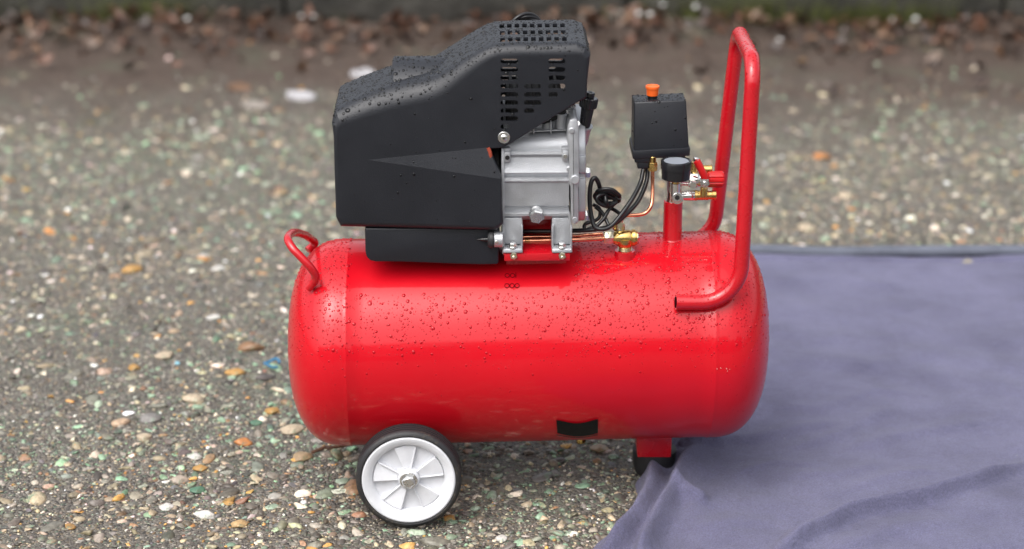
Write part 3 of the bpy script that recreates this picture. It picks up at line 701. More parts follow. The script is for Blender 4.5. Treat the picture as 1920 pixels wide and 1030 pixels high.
# black sticker with a notched upper edge
bm = B(); rows = []
for k in range(17):
    t = k / 16; px = 1045 + 76 * t; dip = 7 * math.sin(math.pi * t) ** 1.2
    top = 787 + dip - 2 * t; bot = 811 + 6 * math.sin(math.pi * t)
    col_ = []
    for j in range(6):
        x_, a_ = tank_xy(px - (2 * (1 - j / 5) if k == 0 else 0), top + (bot - top) * j / 5); col_.append(bm.verts.new(on_tank(x_, a_, .0009)))
    rows.append(col_)
for a, c in zip(rows, rows[1:]):
    for j in range(5): bm.faces.new((a[j], a[j + 1], c[j + 1], c[j]))
r_ = bmesh.ops.extrude_face_region(bm, geom=list(bm.faces))
for v in [g_ for g_ in r_['geom'] if isinstance(g_, bmesh.types.BMVert)]: v.co.y -= .0006
part('sticker', bm, 'sticker', tank)
bm = B(); rows = []
for k in range(17):
    t = k / 16; px = 1043 + 78 * t; c0 = 814 + 5 * math.sin(math.pi * t)
    rows.append([bm.verts.new(on_tank(*tank_xy(px, min(c0 + d, 823)), .0007)) for d in (0, 1.2)])
for a, c in zip(rows, rows[1:]): bm.faces.new((a[0], a[1], c[1], c[0]))
part('sticker_remnant', bm, 'sticker', tank)
# scratches
bm = B()
for dx, dy, L_ in ((1344, 691, 1.5), (1350, 689, 2), (1361, 690, 2.5), (1364, 695, 1.5), (1368, 692, 1)):
    a_, c_ = tank_xy(dx, dy), tank_xy(dx + random.uniform(-1.5, 2), dy + L_)
    p1, p2 = on_tank(*a_, .0005), on_tank(*c_, .0005)
    bm.faces.new([bm.verts.new(q_) for q_ in (p1, p1 + Vector((.0006, 0, 0)), p2 + Vector((.0006, 0, 0)), p2)])
o = part('scratch_marks', bm, 'label_edge', tank); o['kind'] = 'stuff'
# drain plug
bm = B(); c_ = Vector((V(1088, 824, 0).x, -.01, tz(.08) - TR)); cyl(bm, c_ + Vector((0, 0, .006)), c_ - Vector((0, 0, .006)), .009); hexnut(bm, c_ - Vector((0, 0, .005)), c_ - Vector((0, 0, .013)), .0075)
part('drain_plug', bm, 'brass', AC)

# ---- wheels
WC = Vector((-.1636, -.170, .0722)); WR = .0715
def make_wheel(c, s):
    """c: centre of the outer face; s = -1 faces the camera, +1 the far side"""
    ax = Vector((0, -s, 0))     # pointing into the wheel from the outer face, s = +1 for camera side
    A = Vector((0, 1 if s > 0 else -1, 0))
    bm = B()
    prof = [(.0315, .0140), (.0315, .0605), (.029, .0622), (.0035, .0638), (.0010, .0632), (0, .0615), (.0004, .0585), (.0030, .0530), (.0070, .0492), (.0110, .0480), (.0140, .0474),
            (.0140, .0160), (.0120, .0150), (.0030, .0140), (.0012, .0128), (.0012, .0050)]
    lathe(bm, (0, 0, 0), A, [(h, r) for h, r in prof], 72, caps=True)
    wheel = part('wheel', bm, 'white', AC, 30); wheel.location = c
    # fan-like raised spokes
    for k in range(5):
        bm = B(); a0 = R(81 + 72 * k - (4 if s > 0 else 0)); a1 = a0 + R(36)
        r0, r1 = .0150, .0478; n_ = 5
        def P(r, a, y): return Vector((r * math.cos(a), 0, r * math.sin(a))) + A * y
        top = [[bm.verts.new(P(r, a0 + (a1 - a0) * i / n_, .0052 + .0042 * i / n_ if False else .0092 - .0026 * (i / n_))) for i in range(n_ + 1)] for r in (r0, r1)]
        bot = [[bm.verts.new(P(r, a0 + (a1 - a0) * i / n_, .0143)) for i in range(n_ + 1)] for r in (r0, r1)]
        for i in range(n_):
            bm.faces.new((top[0][i], top[0][i + 1], top[1][i + 1], top[1][i])); bm.faces.new((bot[0][i], bot[1][i], bot[1][i + 1], bot[0][i + 1]))
            bm.faces.new((top[0][i], bot[0][i], bot[0][i + 1], top[0][i + 1])); bm.faces.new((top[1][i], top[1][i + 1], bot[1][i + 1], bot[1][i]))
        for i in (0, n_): bm.faces.new((top[0][i], top[1][i], bot[1][i], bot[0][i]))
        bmesh.ops.recalc_face_normals(bm, faces=bm.faces); bevel(bm, bm.faces, .0005, 1)
        part('spoke', bm, 'white', wheel, 25)
        # bright rib standing along the high edge
        for ar in (a0 + .012, a1 - .012):
            bm = B(); u_ = Vector((math.cos(ar), 0, math.sin(ar))); cyl(bm, u_ * .0150 + A * .0070, u_ * .0472 + A * .0080, .0010, seg=8)
            part('rib', bm, 'white', wheel)
    bm = B(); tp = [(.002, .0636), (.0002, .0642), (-.0004, .0656), (.0002, .0680), (.0022, .0703), (.0050, .0713)]
    yv = .0050
    for g_ in range(4): tp += [(yv + .0010, .0715), (yv + .0036, .0715), (yv + .0038, .0685), (yv + .0058, .0685), (yv + .0060, .0715)]; yv += .0060
    tp += [(.0300, .0712), (.0322, .0700), (.0326, .0670), (.0318, .0625)]
    lathe(bm, (0, 0, 0), A, tp, 96, caps=False)
    # close inside
    part('tyre', bm, 'dirty_rubber', wheel, 30)
    bm = B(); cyl(bm, A * .0012, A * -.0006, .0122, seg=32, bev=.0004); hexnut(bm, A * -.0004, A * -.0065, .0095); cyl(bm, A * -.0060, A * -.0078, .0070, seg=24, bev=.0008)
    part('axle_bolt', bm, 'steel', wheel, 30, None)
    return wheel
make_wheel(WC, 1)
w2 = make_wheel(Vector((WC.x, -WC.y, WC.z)), -1)
# axle and wheel bracket
bm = B(); cyl(bm, (WC.x, -.138, WC.z), (WC.x, .138, WC.z), .006); part('axle', bm, 'steel', AC)
for y_ in (-.1335, .1305):
    bm = B(); prism(bm, [(WC.x - .024, .1345), (WC.x + .024, .1345), (WC.x + .026, .095), (WC.x + .014, .062), (WC.x - .014, .062), (WC.x - .026, .095)], y_, y_ + .003, .001)
    part('wheel_bracket', bm, 'red_tube', AC)

# ---- front leg with rubber foot
a = V(1195, 858, -.026); c_ = V(1258, 858, -.026)
bm = B(); zt_ = tz(.18) - TR + .012
hexa(bm, [(a.x, -.026, a.z), (c_.x, -.026, c_.z), (c_.x, .045, a.z), (a.x, .045, a.z), (a.x - .003, -.026, zt_), (c_.x + .001, -.026, zt_), (c_.x + .001, .045, zt_), (a.x - .003, .045, zt_)], .0015)
leg = part('leg', bm, 'red_tube', AC)
bm = B(); cx_ = (a.x + c_.x) / 2 + .003
lathe(bm, (cx_, .006, -.0015), (0, 0, 1), [(0, .022), (.004, .0275), (.012, .0300), (a.z + .0005, .0315), (a.z + .0015, .030)], 40); part('rubber_foot', bm, 'rubber', leg)

# ---- big U handle
f1, f2 = V(1267, 567, -.124), V(1330, 567, -.121)
fb = V(1391, 565, -.119); ft = V(1416, 78, -.118); fl_ = V(1392, 471, -.118); fu = V(1411, 150, -.118)
dirf = (fu - fl_).normalized(); zt_ = .6375
ft = fl_ + dirf * ((zt_ - fl_.z) / dirf.z); fb = fl_ + dirf * ((f2.z - .002 - fl_.z) / dirf.z)
rl_, ru = V(1345, 385, .118), V(1379, 100, .118); dirr = (ru - rl_).normalized()
rt = rl_ + dirr * ((zt_ - .0155 - rl_.z) / dirr.z); rb = rl_ + dirr * ((f2.z - rl_.z) / dirr.z)
path = fillet([f1, fb, ft, rt, rb, Vector((f1.x, .124, f1.z))], [.052, .034, .034, .052], 12)
bm = B(); tube(bm, path, .0102, 24); d_ = (path[1] - path[0]).normalized()
H_ = part('handle', bm, 'red_tube', AC, 50)
bm = B(); cyl(bm, path[0] - d_ * .0006, path[0] + d_ * .0004, .0078, seg=24, bev=.0001); part('tube_bore_shade', bm, 'mark', H_)  # dark disc painted as the shade inside the open tube

# ---- small grab handle on the left head
pts = [V(578, 541, -.083), V(592, 522, -.088), V(583, 503, -.092), V(566, 484, -.090), V(549, 466, -.084), V(540, 450, -.070), V(543, 441, -.045), V(553, 436.5, -.015), V(571, 441, .028), V(584, 449, .056), V(590, 455, .064), V(586, 462, .063), V(577, 470, .058)]
bm = B(); tube(bm, smooth_path(pts, 7), .0056, 16); part('grab_handle', bm, 'red_tube', AC, 50)

# ---- black motor cover
PR = [  # x, z of the front face, edge rounding
    (-.2510, .4250, .005), (-.2512, .480, .005), (-.2510, .535, .005), (-.2490, .5460, .010), (-.2440, .5500, .020), (-.2102, .5605, .026), (-.1781, .5700, .028), (-.1450, .5775, .028), (-.1250, .5825, .027), (-.1100, .5890, .026), (-.0960, .6000, .024),
    (-.0835, .6110, .021), (-.0710, .6215, .019), (-.0593, .6305, .017), (-.0500, .6365, .016), (-.0406, .6405, .015), (-.02, .6418, .015), (.03, .6422, .015), (.0600, .6425, .015), (.0665, .6410, .0135), (.0700, .6370, .010), (.0715, .6300, .006),
    (.0722, .6100, .003), (.0715, .5880, .003), (.0310, .5625, .002), (-.0090, .5365, .002), (-.0255, .5255, .002), (-.0358, .5205, .002), (-.0450, .5195, .002), (-.0570, .5190, .002), (-.0485, .5030, .002), (-.0385, .4790, .002),
    (-.0390, .4400, .003), (-.0400, .4190, .006), (-.0460, .4145, .009), (-.1200, .4155, .009), (-.2000, .4170, .009), (-.2460, .4175, .008)]
NP_ = len(PR); W_ = .100; WB = .050
nrm = []
for i in range(NP_):
    p, q, r = (Vector((PR[(i + k) % NP_][0], PR[(i + k) % NP_][1])) for k in (-1, 0, 1))
    def nn(a, b): d = (b - a).normalized(); return Vector((-d.y, d.x))
    n1, n2 = nn(p, q), nn(q, r); s_ = (n1 + n2).normalized(); nrm.append(s_ / max(.45, s_.dot(n1)))
def bulge(x, z):
    if z > .52: return 0.0
    zl = np.interp(x, [-.2116, -.0473], [.5032, .503]); 
    k = min(max((x + .2116) / .165, 0), 1.15)
    return (.0086 if z < .50 else .0032) * k if z < .510 else 0.0
bm = B(); NR = 10; fr, bk = [], []
for k in range(NR + 1):
    t = k / NR * math.pi / 2
    a_, c_ = [], []
    for (x, z, r), nv in zip(PR, nrm):
        d = r * (1 - math.sin(t)); yo = r * (1 - math.cos(t))
        X_, Z_ = x + nv.x * (r - d), z + nv.y * (r - d)          # nv points outwards
        a_.append(bm.verts.new((X_, -W_ + yo - bulge(X_, z if z > .49 else .4), Z_))); c_.append(bm.verts.new((X_, WB - yo, Z_)))
    fr.append(a_); bk.append(c_)
for rings in (fr, bk):
    for a_, c_ in zip(rings, rings[1:]):
        for i in range(NP_): bm.faces.new((a_[i], a_[(i + 1) % NP_], c_[(i + 1) % NP_], c_[i]))
for i in range(NP_): bm.faces.new((fr[-1][i], fr[-1][(i + 1) % NP_], bk[-1][(i + 1) % NP_], bk[-1][i]))
bm.faces.new(bk[0])
F0 = fr[0]; iN1 = 29; iN2 = 30; iN3 = 31     # notch vertices
iL = 1
a0 = bm.verts.new((-.2116, -W_, .5032)); bq = bm.verts.new((-.2116, -W_, F0[36].co.z))
# F0[1] sits on the left edge; upper plain face, wedge face, lower faces
for v in F0:
    pass
F0[36].co.x = -.2116 if abs(F0[36].co.x + .2116) < .02 else F0[36].co.x
bm.faces.new([F0[i] for i in range(iL, iN1 + 1)] + [a0])
bm.faces.new([a0, F0[iN1], F0[iN2], F0[iN3]])
bm.faces.new([a0, F0[iN3], F0[32], F0[33], F0[34], F0[35], F0[36]])
bm.faces.new([F0[iL], a0, F0[36], F0[37], F0[0]])
bmesh.ops.delete(bm, geom=[bq], context='VERTS')
bmesh.ops.triangulate(bm, faces=[f for f in bm.faces if len(f.verts) > 4])
cover = part('motor_cover', bm, 'black', AC, 10.5)
# the round hump over the motor end
bm = B(); hx0, hx1 = -.1800, -.075
ring0 = []
lathe(bm, (hx0, -.018, .5600), (1, 0, 0), [(0, .0575), (.0012, .0592), (.003, .0600), (.06, .0603), (hx1 - hx0, .0610)], 64)
part('cover_hump', bm, 'black', cover, 35)
# hollow under the vents, then the vents themselves
bm = B(); prism(bm, [(-.0395, .6440), (.0660, .6440), (.0700, .6300), (.0700, .50), (-.0100, .50), (-.0395, .5285)], -.0965, .046)
cut = part('cutter', bm, 'dark'); boolean(cover, cut)
bm = B(); prism(bm, [(-.0395, .6538), (.0600, .6538), (.0600, .62), (-.0395, .62)], -.083, .034)
cut = part('cutter', bm, 'dark'); boolean(cover, cut)
bm = B()
def slot(px0, px1, py, through=False):
    a_ = V(px0, py, -.1); c_ = V(px1, py, -.1); r = .0034; poly = []
    for k in range(9): t = math.pi / 2 + math.pi * k / 8; poly.append((a_.x + r + r * math.cos(t), a_.z + r * math.sin(t)))
    for k in range(9): t = -math.pi / 2 + math.pi * k / 8; poly.append((c_.x - r + r * math.cos(t), c_.z + r * math.sin(t)))
    prism(bm, poly, -.13, -.08); prism(bm, poly, .03, .07)
rowY = [115.2, 131, 146.6, 162.2, 177.8, 193, 208.2, 223]
for y_ in rowY: slot(941, 974, y_)
slot(941, 959, 238)
for y_ in rowY[3:6]: slot(985.3, 1017.5, y_)
slot(985.3, 1004.5, rowY[6])
for y_ in rowY[:4]: slot(1030.6, 1062.5, y_)
slot(1030.6, 1049, rowY[4])
for py, x0_, x1_ in ((48, 940.6, 1054.5), (60.8, 942.6, 1057), (73.6, 944, 1060)):
    for k in range(9):
        p = VZ(x0_ + (x1_ - x0_) * k / 8, py, .657); hx, hy = .0031, .0125 if py < 50 else .0125
        box(bm, p.x - hx, p.x + hx, p.y - .0105, p.y + .0105, .625, .68)
cut = part('cutter', bm, 'dark'); boolean(cover, cut)
cover.data.shade_smooth(); cover.data.set_sharp_from_angle(angle=R(10.5))
cover.data.materials.clear(); cover.data.materials.append(M['black'])
# corner screw with washer
p = V(944.7, 258, -.1)
bm = B(); cyl(bm, p + Vector((0, .001, 0)), p - Vector((0, .0016, 0)), .0080, seg=36, bev=.0004); ws = part('washer', bm, 'steel', cover)
bm = B(); lathe(bm, p - Vector((0, .0015, 0)), (0, -1, 0), [(0, .0046), (.0012, .0044), (.0022, .0030), (.0026, .0008)], 24)
part('screw', bm, 'nickel', cover)
bm = B(); q_ = p - Vector((0, .0043, 0)); box(bm, q_.x - .0022, q_.x + .0022, q_.y - .0002, q_.y + .001, q_.z - .0004, q_.z + .0004); box(bm, q_.x - .0004, q_.x + .0004, q_.y - .00025, q_.y + .001, q_.z - .0022, q_.z + .0022)
part('screw_cross', bm, 'dark', cover)  # black cross painted for the shaded driver recess
# cylinder head seen through the vents, its colour darkened for the shade inside
bm = B()
for k in range(7): box(bm, -.025 + k * .010, -.021 + k * .010, -.05, .06 - .02, .545, .585, .001)
box(bm, -.030, .045, -.045, .040, .52, .575, .004)
part('cylinder_head', bm, 'head', AC)

# ---- black box under the cover
bm = B()
top_ = [(684, 430), (936, 434)]
poly = [(V(px, py, -.095).x, V(px, py, -.095).z) for px, py in [(684, 428), (937, 430), (936, 462), (935, 492), (933, 496.5), (900, 497), (850, 495.5), (800, 493.5), (740, 491.5), (705, 491.5), (694, 489), (687, 482), (685, 470)]]
prism(bm, poly, -.095, -.010, .0022, 3)
part('capacitor_box', bm, 'black', AC)

# ---- motor end inside, orange lead
bm = B(); lathe(bm, (-.060, -.005, .46), (1, 0, 0), [(0, .06), (.004, .075), (.02, .078), (.024, .06)], 40); part('motor_end', bm, 'dark', AC)
p = V(918, 292, -.099); bm = B(); tube(bm, smooth_path([p + Vector((-.002, 0, .011)), p + Vector((.0005, -.001, .004)), p + Vector((.001, -.001, -.004)), p + Vector((-.001, 0, -.010))]), .0026, 10, sc=None); part('lead_wire', bm, mat('red_orange_wire', (.30, .05, .025), .4), AC)

# ---- crankcase
def yz(py, y): return (y, V(1000, py, y).z)
prof = [yz(210, -.020), yz(222, -.036), yz(236, -.052), yz(248, -.064), yz(258, -.073), yz(268, -.0785), yz(277, -.0805), yz(283, -.0808), yz(284, -.0860), yz(290, -.0868), yz(294, -.0835),
        yz(296, -.0835), yz(324, -.0905), yz(327, -.0880), yz(331, -.0850), yz(336, -.0900), yz(340, -.0905), yz(343, -.0870), yz(386, -.0865), yz(389, -.0820), yz(394, -.0815), yz(397, -.0860), yz(401, -.0895), yz(405, -.0895), yz(409, -.0850), yz(412, -.0750)]
zb = prof[-1][1]; zt0 = prof[0][1]
prof += [(.060, zb), (.075, zb + .03), (.075, zt0 - .04), (.050, zt0)]
x0_, x1_ = V(945, 340, -.087).x, V(1067, 340, -.087).x
bm = B(); A_ = [bm.verts.new((x0_, y, z)) for y, z in prof]; C_ = [bm.verts.new((x1_, y, z)) for y, z in prof]; n_ = len(prof)
for i in range(n_): bm.faces.new((A_[i], C_[i], C_[(i + 1) % n_], A_[(i + 1) % n_]))
bm.faces.new(A_); bm.faces.new(C_[::-1]); bmesh.ops.triangulate(bm, faces=[f for f in bm.faces if len(f.verts) > 4])
case = part('crankcase', bm, 'alu', AC, 40)
# end plate strip at the left
bm = B(); pprism(bm, [(940, 279), (945.5, 279), (946, 400), (945.5, 477), (941.5, 477), (940.5, 400)], -.092, -.02, .0008); part('end_plate', bm, 'alu', case)
# legs
def foot(px0, px1, sgn):
    bm = B()
    y0 = -.0885
    pprism(bm, [(px0, 409), (px1, 409), (px1, 452), (px1 + (1.5 if sgn > 0 else .5), 458), (px0 - (1.5 if sgn > 0 else .5), 458), (px0, 452)], y0, -.045, .001)
    a_ = V(px0 - 1, 458, y0); c_ = V(px1 + 1, 458, y0); zlow = V(px0, 474.5, -.102).z; zup = zlow + .0055
    hexa(bm, [(a_.x, -.1025, zlow), (c_.x, -.1025, zlow), (c_.x, -.045, zlow), (a_.x, -.045, zlow), (a_.x + .0005, -.1015, zup), (c_.x - .0005, -.1015, zup), (c_.x, -.045, zup + .003), (a_.x, -.045, zup + .003)], .0012)
    # side fillet webs
    for x in (a_.x + .0012, c_.x - .0012):
        prism(bm, [(x - .0014, zup), (x + .0014, zup), (x + .0014, zup + .030), (x - .0014, zup + .030)], -.0945, -.086, .0006)
    part('foot', bm, 'alu', case, 40)
    cx = (a_.x + c_.x) / 2; bm = B(); cyl(bm, (cx, -.0955, zup - .001), (cx, -.0955, zup + .0018), .0070, seg=28, bev=.0003); hexnut(bm, (cx, -.0955, zup + .0015), (cx, -.0955, zup + .0065), .0052)
    part('bolt', bm, 'steel', case, 30)
foot(943.5, 979, -1); foot(1035, 1071, 1)
# side skin linking case to the right foot
bm = B(); pprism(bm, [(1067, 396), (1070.5, 405), (1072.5, 440), (1073.5, 474), (1068.5, 474), (1067.5, 430), (1065, 400)], -.0925, -.05, .0008); part('side_web', bm, 'alu', case)
# hex drain bolt
p = V(1006, 404, -.0895)
bm = B(); d_ = Vector((0, -.93, -.10)).normalized(); cyl(bm, p + Vector((0, .002, .006)), p + Vector((0, -.003, .004)), .0085, seg=28); hexnut(bm, p + Vector((0, -.002, .0035)), p + Vector((0, -.012, .0005)), .0108)
part('oil_drain_bolt', bm, 'steel', case, 25)
bm = B(); p = V(1007, 391, -.088); cyl(bm, p, p + Vector((0, -.009, -.004)), .0045, seg=16); part('bolt_boss', bm, 'alu', case)
# lugs
for (l, t_, r_, b_, nm) in ((944.5, 278.5, 957, 305, 0), (1053, 277, 1066, 303, 1)):
    bm = B(); pbox(bm, l, t_, r_, t_ + 9, -.090, -.07, .0009); pbox(bm, l + 1, t_ + 7, r_, b_, -.0935, -.07, .0014); part('lug', bm, 'alu', case, 40)
    p = V((l + r_) / 2 + .5, b_ - 9, -.094); bm = B(); cyl(bm, p + Vector((0, .002, 0)), p - Vector((0, .0003, 0)), .0030, seg=20, bev=.0001); part('lug_hole', bm, 'dark' if nm == 0 else 'steel', case)  # left disc is black, standing for the shade in its hole
# flange between case and cover
bm = B()
pprism(bm, [(1064, 238), (1068, 226), (1077, 222), (1083, 227), (1085, 240), (1086, 300), (1085.5, 325), (1087, 335), (1085, 347), (1084, 355), (1085, 415), (1081, 420), (1073, 419.5), (1071, 405), (1070, 352), (1067, 345), (1066, 330), (1067.5, 322), (1067, 300), (1063.5, 262)], -.0955, .06, .0014)
part('flange', bm, 'alu', case, 40)
for px, py, dy in ((1072, 246, -.098), (1078, 338, -.099), (1078, 412, -.096), (1068, 318, -.093)):
    p = V(px, py, dy); bm = B(); cyl(bm, p + Vector((0, .006, 0)), p, .0040 if py != 338 else .0062, seg=20, bev=.001); part('flange_boss', bm, 'alu', case)
# seam groove line and strap
bm = B(); pprism(bm, [(1074.5, 250), (1075.3, 250), (1076.3, 405), (1075.5, 405)], -.0959, -.09); part('gasket', bm, 'dark', case)
# right cover
bm = B()
x_a, x_b = V(1085, 300, -.085).x, V(1099, 300, -.085).x
cy_ = [yz(233, -.050), yz(250, -.062), yz(270, -.072), yz(284, -.076), yz(292, -.076), yz(294, -.082), yz(325, -.083), yz(327, -.078), yz(335, -.078), yz(337, -.083), yz(398, -.083), yz(401, -.080), yz(409, -.078), yz(415, -.070)]
cy_ += [(.05, cy_[-1][1]), (.05, cy_[0][1])]
A_ = [bm.verts.new((x_a, y, z)) for y, z in cy_]; C_ = [bm.verts.new((x_b, y * .98, z)) for y, z in cy_]; n_ = len(cy_)
fs = [bm.faces.new((A_[i], C_[i], C_[(i + 1) % n_], A_[(i + 1) % n_])) for i in range(n_)] + [bm.faces.new(A_), bm.faces.new(C_[::-1])]
bmesh.ops.recalc_face_normals(bm, faces=bm.faces); bevel(bm, bm.faces, .0012, 2, 40)
part('end_cover', bm, 'alu', case, 40)
for px, py in ((1101, 324), (1100, 404)):
    p = V(px, py, -.055); bm = B(); hexnut(bm, p + Vector((-.004, 0, 0)), p + Vector((.004, 0, 0)), .0075); part('cover_bolt', bm, 'steel', case)
# upper castings behind the cover's slanting edge
bm = B(); pprism(bm, [(992, 255), (1000, 233), (1022, 231), (1040, 226), (1058, 215), (1066, 222), (1066, 262)], -.058, .02, .002); part('upper_casting', bm, 'alu_rough', case, 40)
for px in (1001, 1033):
    bm = B(); pprism(bm, [(px - 1.2, 229 if px < 1020 else 228), (px + 1.2, 228), (px + 1.4, 251), (px - 1.4, 251)], -.074, -.05, .0005); part('fin', bm, 'alu', case)
bm = B(); pprism(bm, [(992, 246), (1034, 244.5), (1064, 243), (1064, 245.4), (992, 248.4)], -.071, -.05, .0004); part('casting_rim', bm, 'alu', case)
bm = B(); p = V(1027, 244, -.060); cyl(bm, p, p + Vector((0, 0, .018)), .0072, seg=24); p = V(1052, 240, -.062); cyl(bm, p, p + Vector((0, 0, .020)), .0080, seg=24); cyl(bm, V(1050, 236, -.055), V(1052, 208, -.045), .0070, seg=20); part('valve_boss', bm, 'alu_rough', case)
bm = B(); pbox(bm, 1040, 200, 1062, 216, -.045, -.01, .002); pbox(bm, 1058, 196, 1078, 206, -.050, -.01, .002); pbox(bm, 1062, 206, 1080, 226, -.052, -.01, .003); part('head_casting', bm, 'alu_rough', case, 40)
for px, py in ((1073, 199), (1061, 213), (1047, 221), (1082, 233)):
    p = V(px, py, -.056); bm = B(); hexnut(bm, p + Vector((0, .004, -.002)), p + Vector((0, -.003, .002)), .0046); part('head_bolt', bm, 'steel', case)
bm = B(); pprism(bm, [(1016, 233), (1040, 219), (1060, 207), (1062, 212), (1042, 226), (1020, 234)], -.068, -.04, .001); part('gasket', bm, 'dark', case)
# breather socket and black plug
p = V(1098, 236, -.045); q_ = V(1092, 275, -.035)
bm = B(); lathe(bm, p, q_ - p, [(0, .0078), (0, .0098), (.0016, .0100), (.003, .0082), (.022, .0066), (.032, .0050)], 32); part('breather_socket', bm, 'alu', case, 40)
a_ = V(1096, 238, -.045); t_ = V(1103, 196, -.045); d_ = (t_ - a_).normalized()
bm = B(); L_ = (t_ - a_).length; lathe(bm, a_, d_, [(0, .0072), (L_ - .004, .0088), (L_, .0088)], 32); bp_ = part('breather_plug', bm, 'black_gloss', AC)
bm = B(); fs = lathe(bm, a_ + d_ * (L_ - .004), d_, [(0, .0112), (.001, .0120), (.0125, .0122), (.0135, .0114)], 44)
bm.verts.ensure_lookup_table()
for i, v in enumerate(bm.verts):
    if i % 2: v.co = v.co + ((a_ + d_ * (v.co - a_).dot(d_)) - v.co) * .07
part('knurled_cap', bm, 'black_gloss', bp_, 20)
c_ = a_ + d_ * (L_ + .009); bm = B(); lathe(bm, c_, d_, [(0, .0062), (.007, .0066), (.008, .0058), (.008, .0030), (.006, .0028)], 28); part('cap_top', bm, 'black_gloss', bp_)

# ---- red mounting bracket under the feet
bm = B(); a_ = V(944, 475, -.100); c_ = V(1070, 475, -.100)
box(bm, a_.x, c_.x, -.098, .06, a_.z - .0042, a_.z - .0004, .0008)
a2 = V(946, 490, -.1005); c2 = V(1069, 488, -.1005); box(bm, a_.x + .001, c_.x - .001, -.1005, -.0965, a2.z, a_.z - .0006, .0008)
box(bm, a_.x + .004, c_.x - .004, -.060, .06, tz(0) + .12, a_.z - .004, .001)
pbox(bm, 980, 405, 1035, 452, -.030, -.026, .0005)
brk = part('mounting_bracket', bm, 'red_tube', AC)
for px in (963, 1054):
    p = V(px, 482, -.1005); bm = B(); hexnut(bm, p + Vector((0, 0, .002)), p + Vector((0, -.004, .002)), .0052); cyl(bm, p + Vector((0, -.003, .001)), p + Vector((0, -.007, .001)), .0022, seg=12); part('nut', bm, 'pale_brass', brk)

# ---- discharge stub at the left of the crankcase
p = V(926, 449, -.098); q_ = V(943, 449, -.098); X1 = Vector((1, 0, 0))
bm = B(); cyl(bm, p, q_, .0106, seg=32, bev=.0008); stub = part('stub_pipe', bm, 'alu', AC)
bm = B(); cyl(bm, p - X1 * .0070, p - X1 * .0006, .0118, seg=32, bev=.001); cyl(bm, p - X1 * .0082, p - X1 * .0066, .0100, seg=32); part('rubber_collar', bm, 'rubber', stub)
bm = B(); lathe(bm, p - X1 * .0080, (-1, 0, 0), [(0, .0030), (.004, .0026), (.013, .0008), (.0145, .0002)], 16); part('spike', bm, 'black_gloss', stub)
bm = B(); q_ = V(931, 454, -.109); cyl(bm, q_, q_ - Vector((0, .0012, 0)), .0022, seg=14, bev=.0003); part('set_screw', bm, 'nickel', stub)

# ---- copper delivery pipe, nut and brass check valve
bm = B(); tube(bm, smooth_path([V(970, 453, -.052), V(990, 452, -.052), V(1040, 450.5, -.052), V(1090, 449, -.050), V(1134, 446.5, -.045)], 5), .0035, 16); part('copper_pipe', bm, 'copper', AC)
bm = B()
hp = [V(984, 452, -.052) + Vector((.0014 * t_ / 6.283, .0042 * math.cos(t_), .0042 * math.sin(t_))) for t_ in np.linspace(0, 6.283 * 5, 70)]
tube(bm, hp, .0005, 6); part('coil_spring', bm, 'brass', AC)
bm = B(); tube(bm, smooth_path([V(960, 446, -.042), V(1000, 444, -.042), V(1060, 443.5, -.042), V(1130, 438, -.042)], 5), .0022, 12); part('copper_pipe', bm, 'copper', AC)
vc = V(1172, 446, -.045)
bm = B(); hexnut(bm, V(1132, 445.5, -.045), V(1150, 445.5, -.045), .0092); part('pipe_nut', bm, 'pale_brass', AC, 25)
bm = B(); a_ = V(1149, 446, -.045)
lathe(bm, a_, (1, 0, 0), [(0, .0070), (.002, .0088), (.006, .0098), (.010, .0106), (.022, .0110), (.0255, .0098), (.026, .0116), (.0300, .0118), (.0305, .0100), (.033, .0098)], 40)
pb = T(1172, 484); zb_ = pb.z
lathe(bm, (vc.x, vc.y, vc.z), (0, 0, -1), [(0, .0125), (.006, .0122), (.010, .0110), (.0125, .0090)], 32)
cv = part('check_valve', bm, 'brass', AC, 40)
bm = B()
lathe(bm, (vc.x, vc.y, vc.z - .0118), (0, 0, -1), [(h, .0088 if int(h / .0006) % 2 else .0096) for h in np.arange(0, .0072, .0006)], 32); part('thread', bm, 'pale_brass', cv, 20)
bm = B(); hexnut(bm, V(1189, 446, -.045), V(1197, 446, -.045), .0068); part('valve_cap', bm, 'pale_brass', cv, 25)
bm = B(); zs = vc.z - .0180; lathe(bm, (vc.x, vc.y, zs), (0, 0, -1), [(0, .0105), (0, .0135), (.003, .0142), (.008, .0142), (.016, .0155), (.040, .0158)], 40); part('valve_socket', bm, 'red_tube', AC)
# little upper fitting on the valve and the thin copper line up to the switch
p = V(1163, 437, -.043); bm = B(); cyl(bm, p, p + Vector((0, 0, .008)), .0052, seg=20); hexnut(bm, p + Vector((0, 0, .006)), p + Vector((0, 0, .015)), .0058); cyl(bm, p + Vector((0, 0, .0145)), p + Vector((0, 0, .019)), .0036, seg=16); part('elbow_fitting', bm, 'pale_brass', cv, 25)
bm = B(); p = V(1160, 432, -.034); hexnut(bm, p, p + Vector((0, 0, .012)), .0085); part('lock_nut', bm, 'brass', cv, 25)
pp = [V(1162, 419, -.043), V(1162.5, 411, -.043), V(1166, 405.5, -.043), V(1176, 404, -.041), V(1198, 403, -.038), V(1211, 399, -.036), V(1220, 388, -.034), V(1223, 372, -.028), V(1223.5, 345, -.022), V(1223.5, 312, -.018)]
bm = B(); tube(bm, smooth_path(pp, 7), .0026, 14); part('copper_line', bm, 'copper', AC)
bm = B(); a_ = V(1223.5, 320, -.018); hexnut(bm, a_, a_ + Vector((0, 0, .012)), .0066); cyl(bm, a_ + Vector((0, 0, .0115)), a_ + Vector((0, 0, .020)), .0045, seg=20); part('line_nut', bm, 'brass', AC, 25)

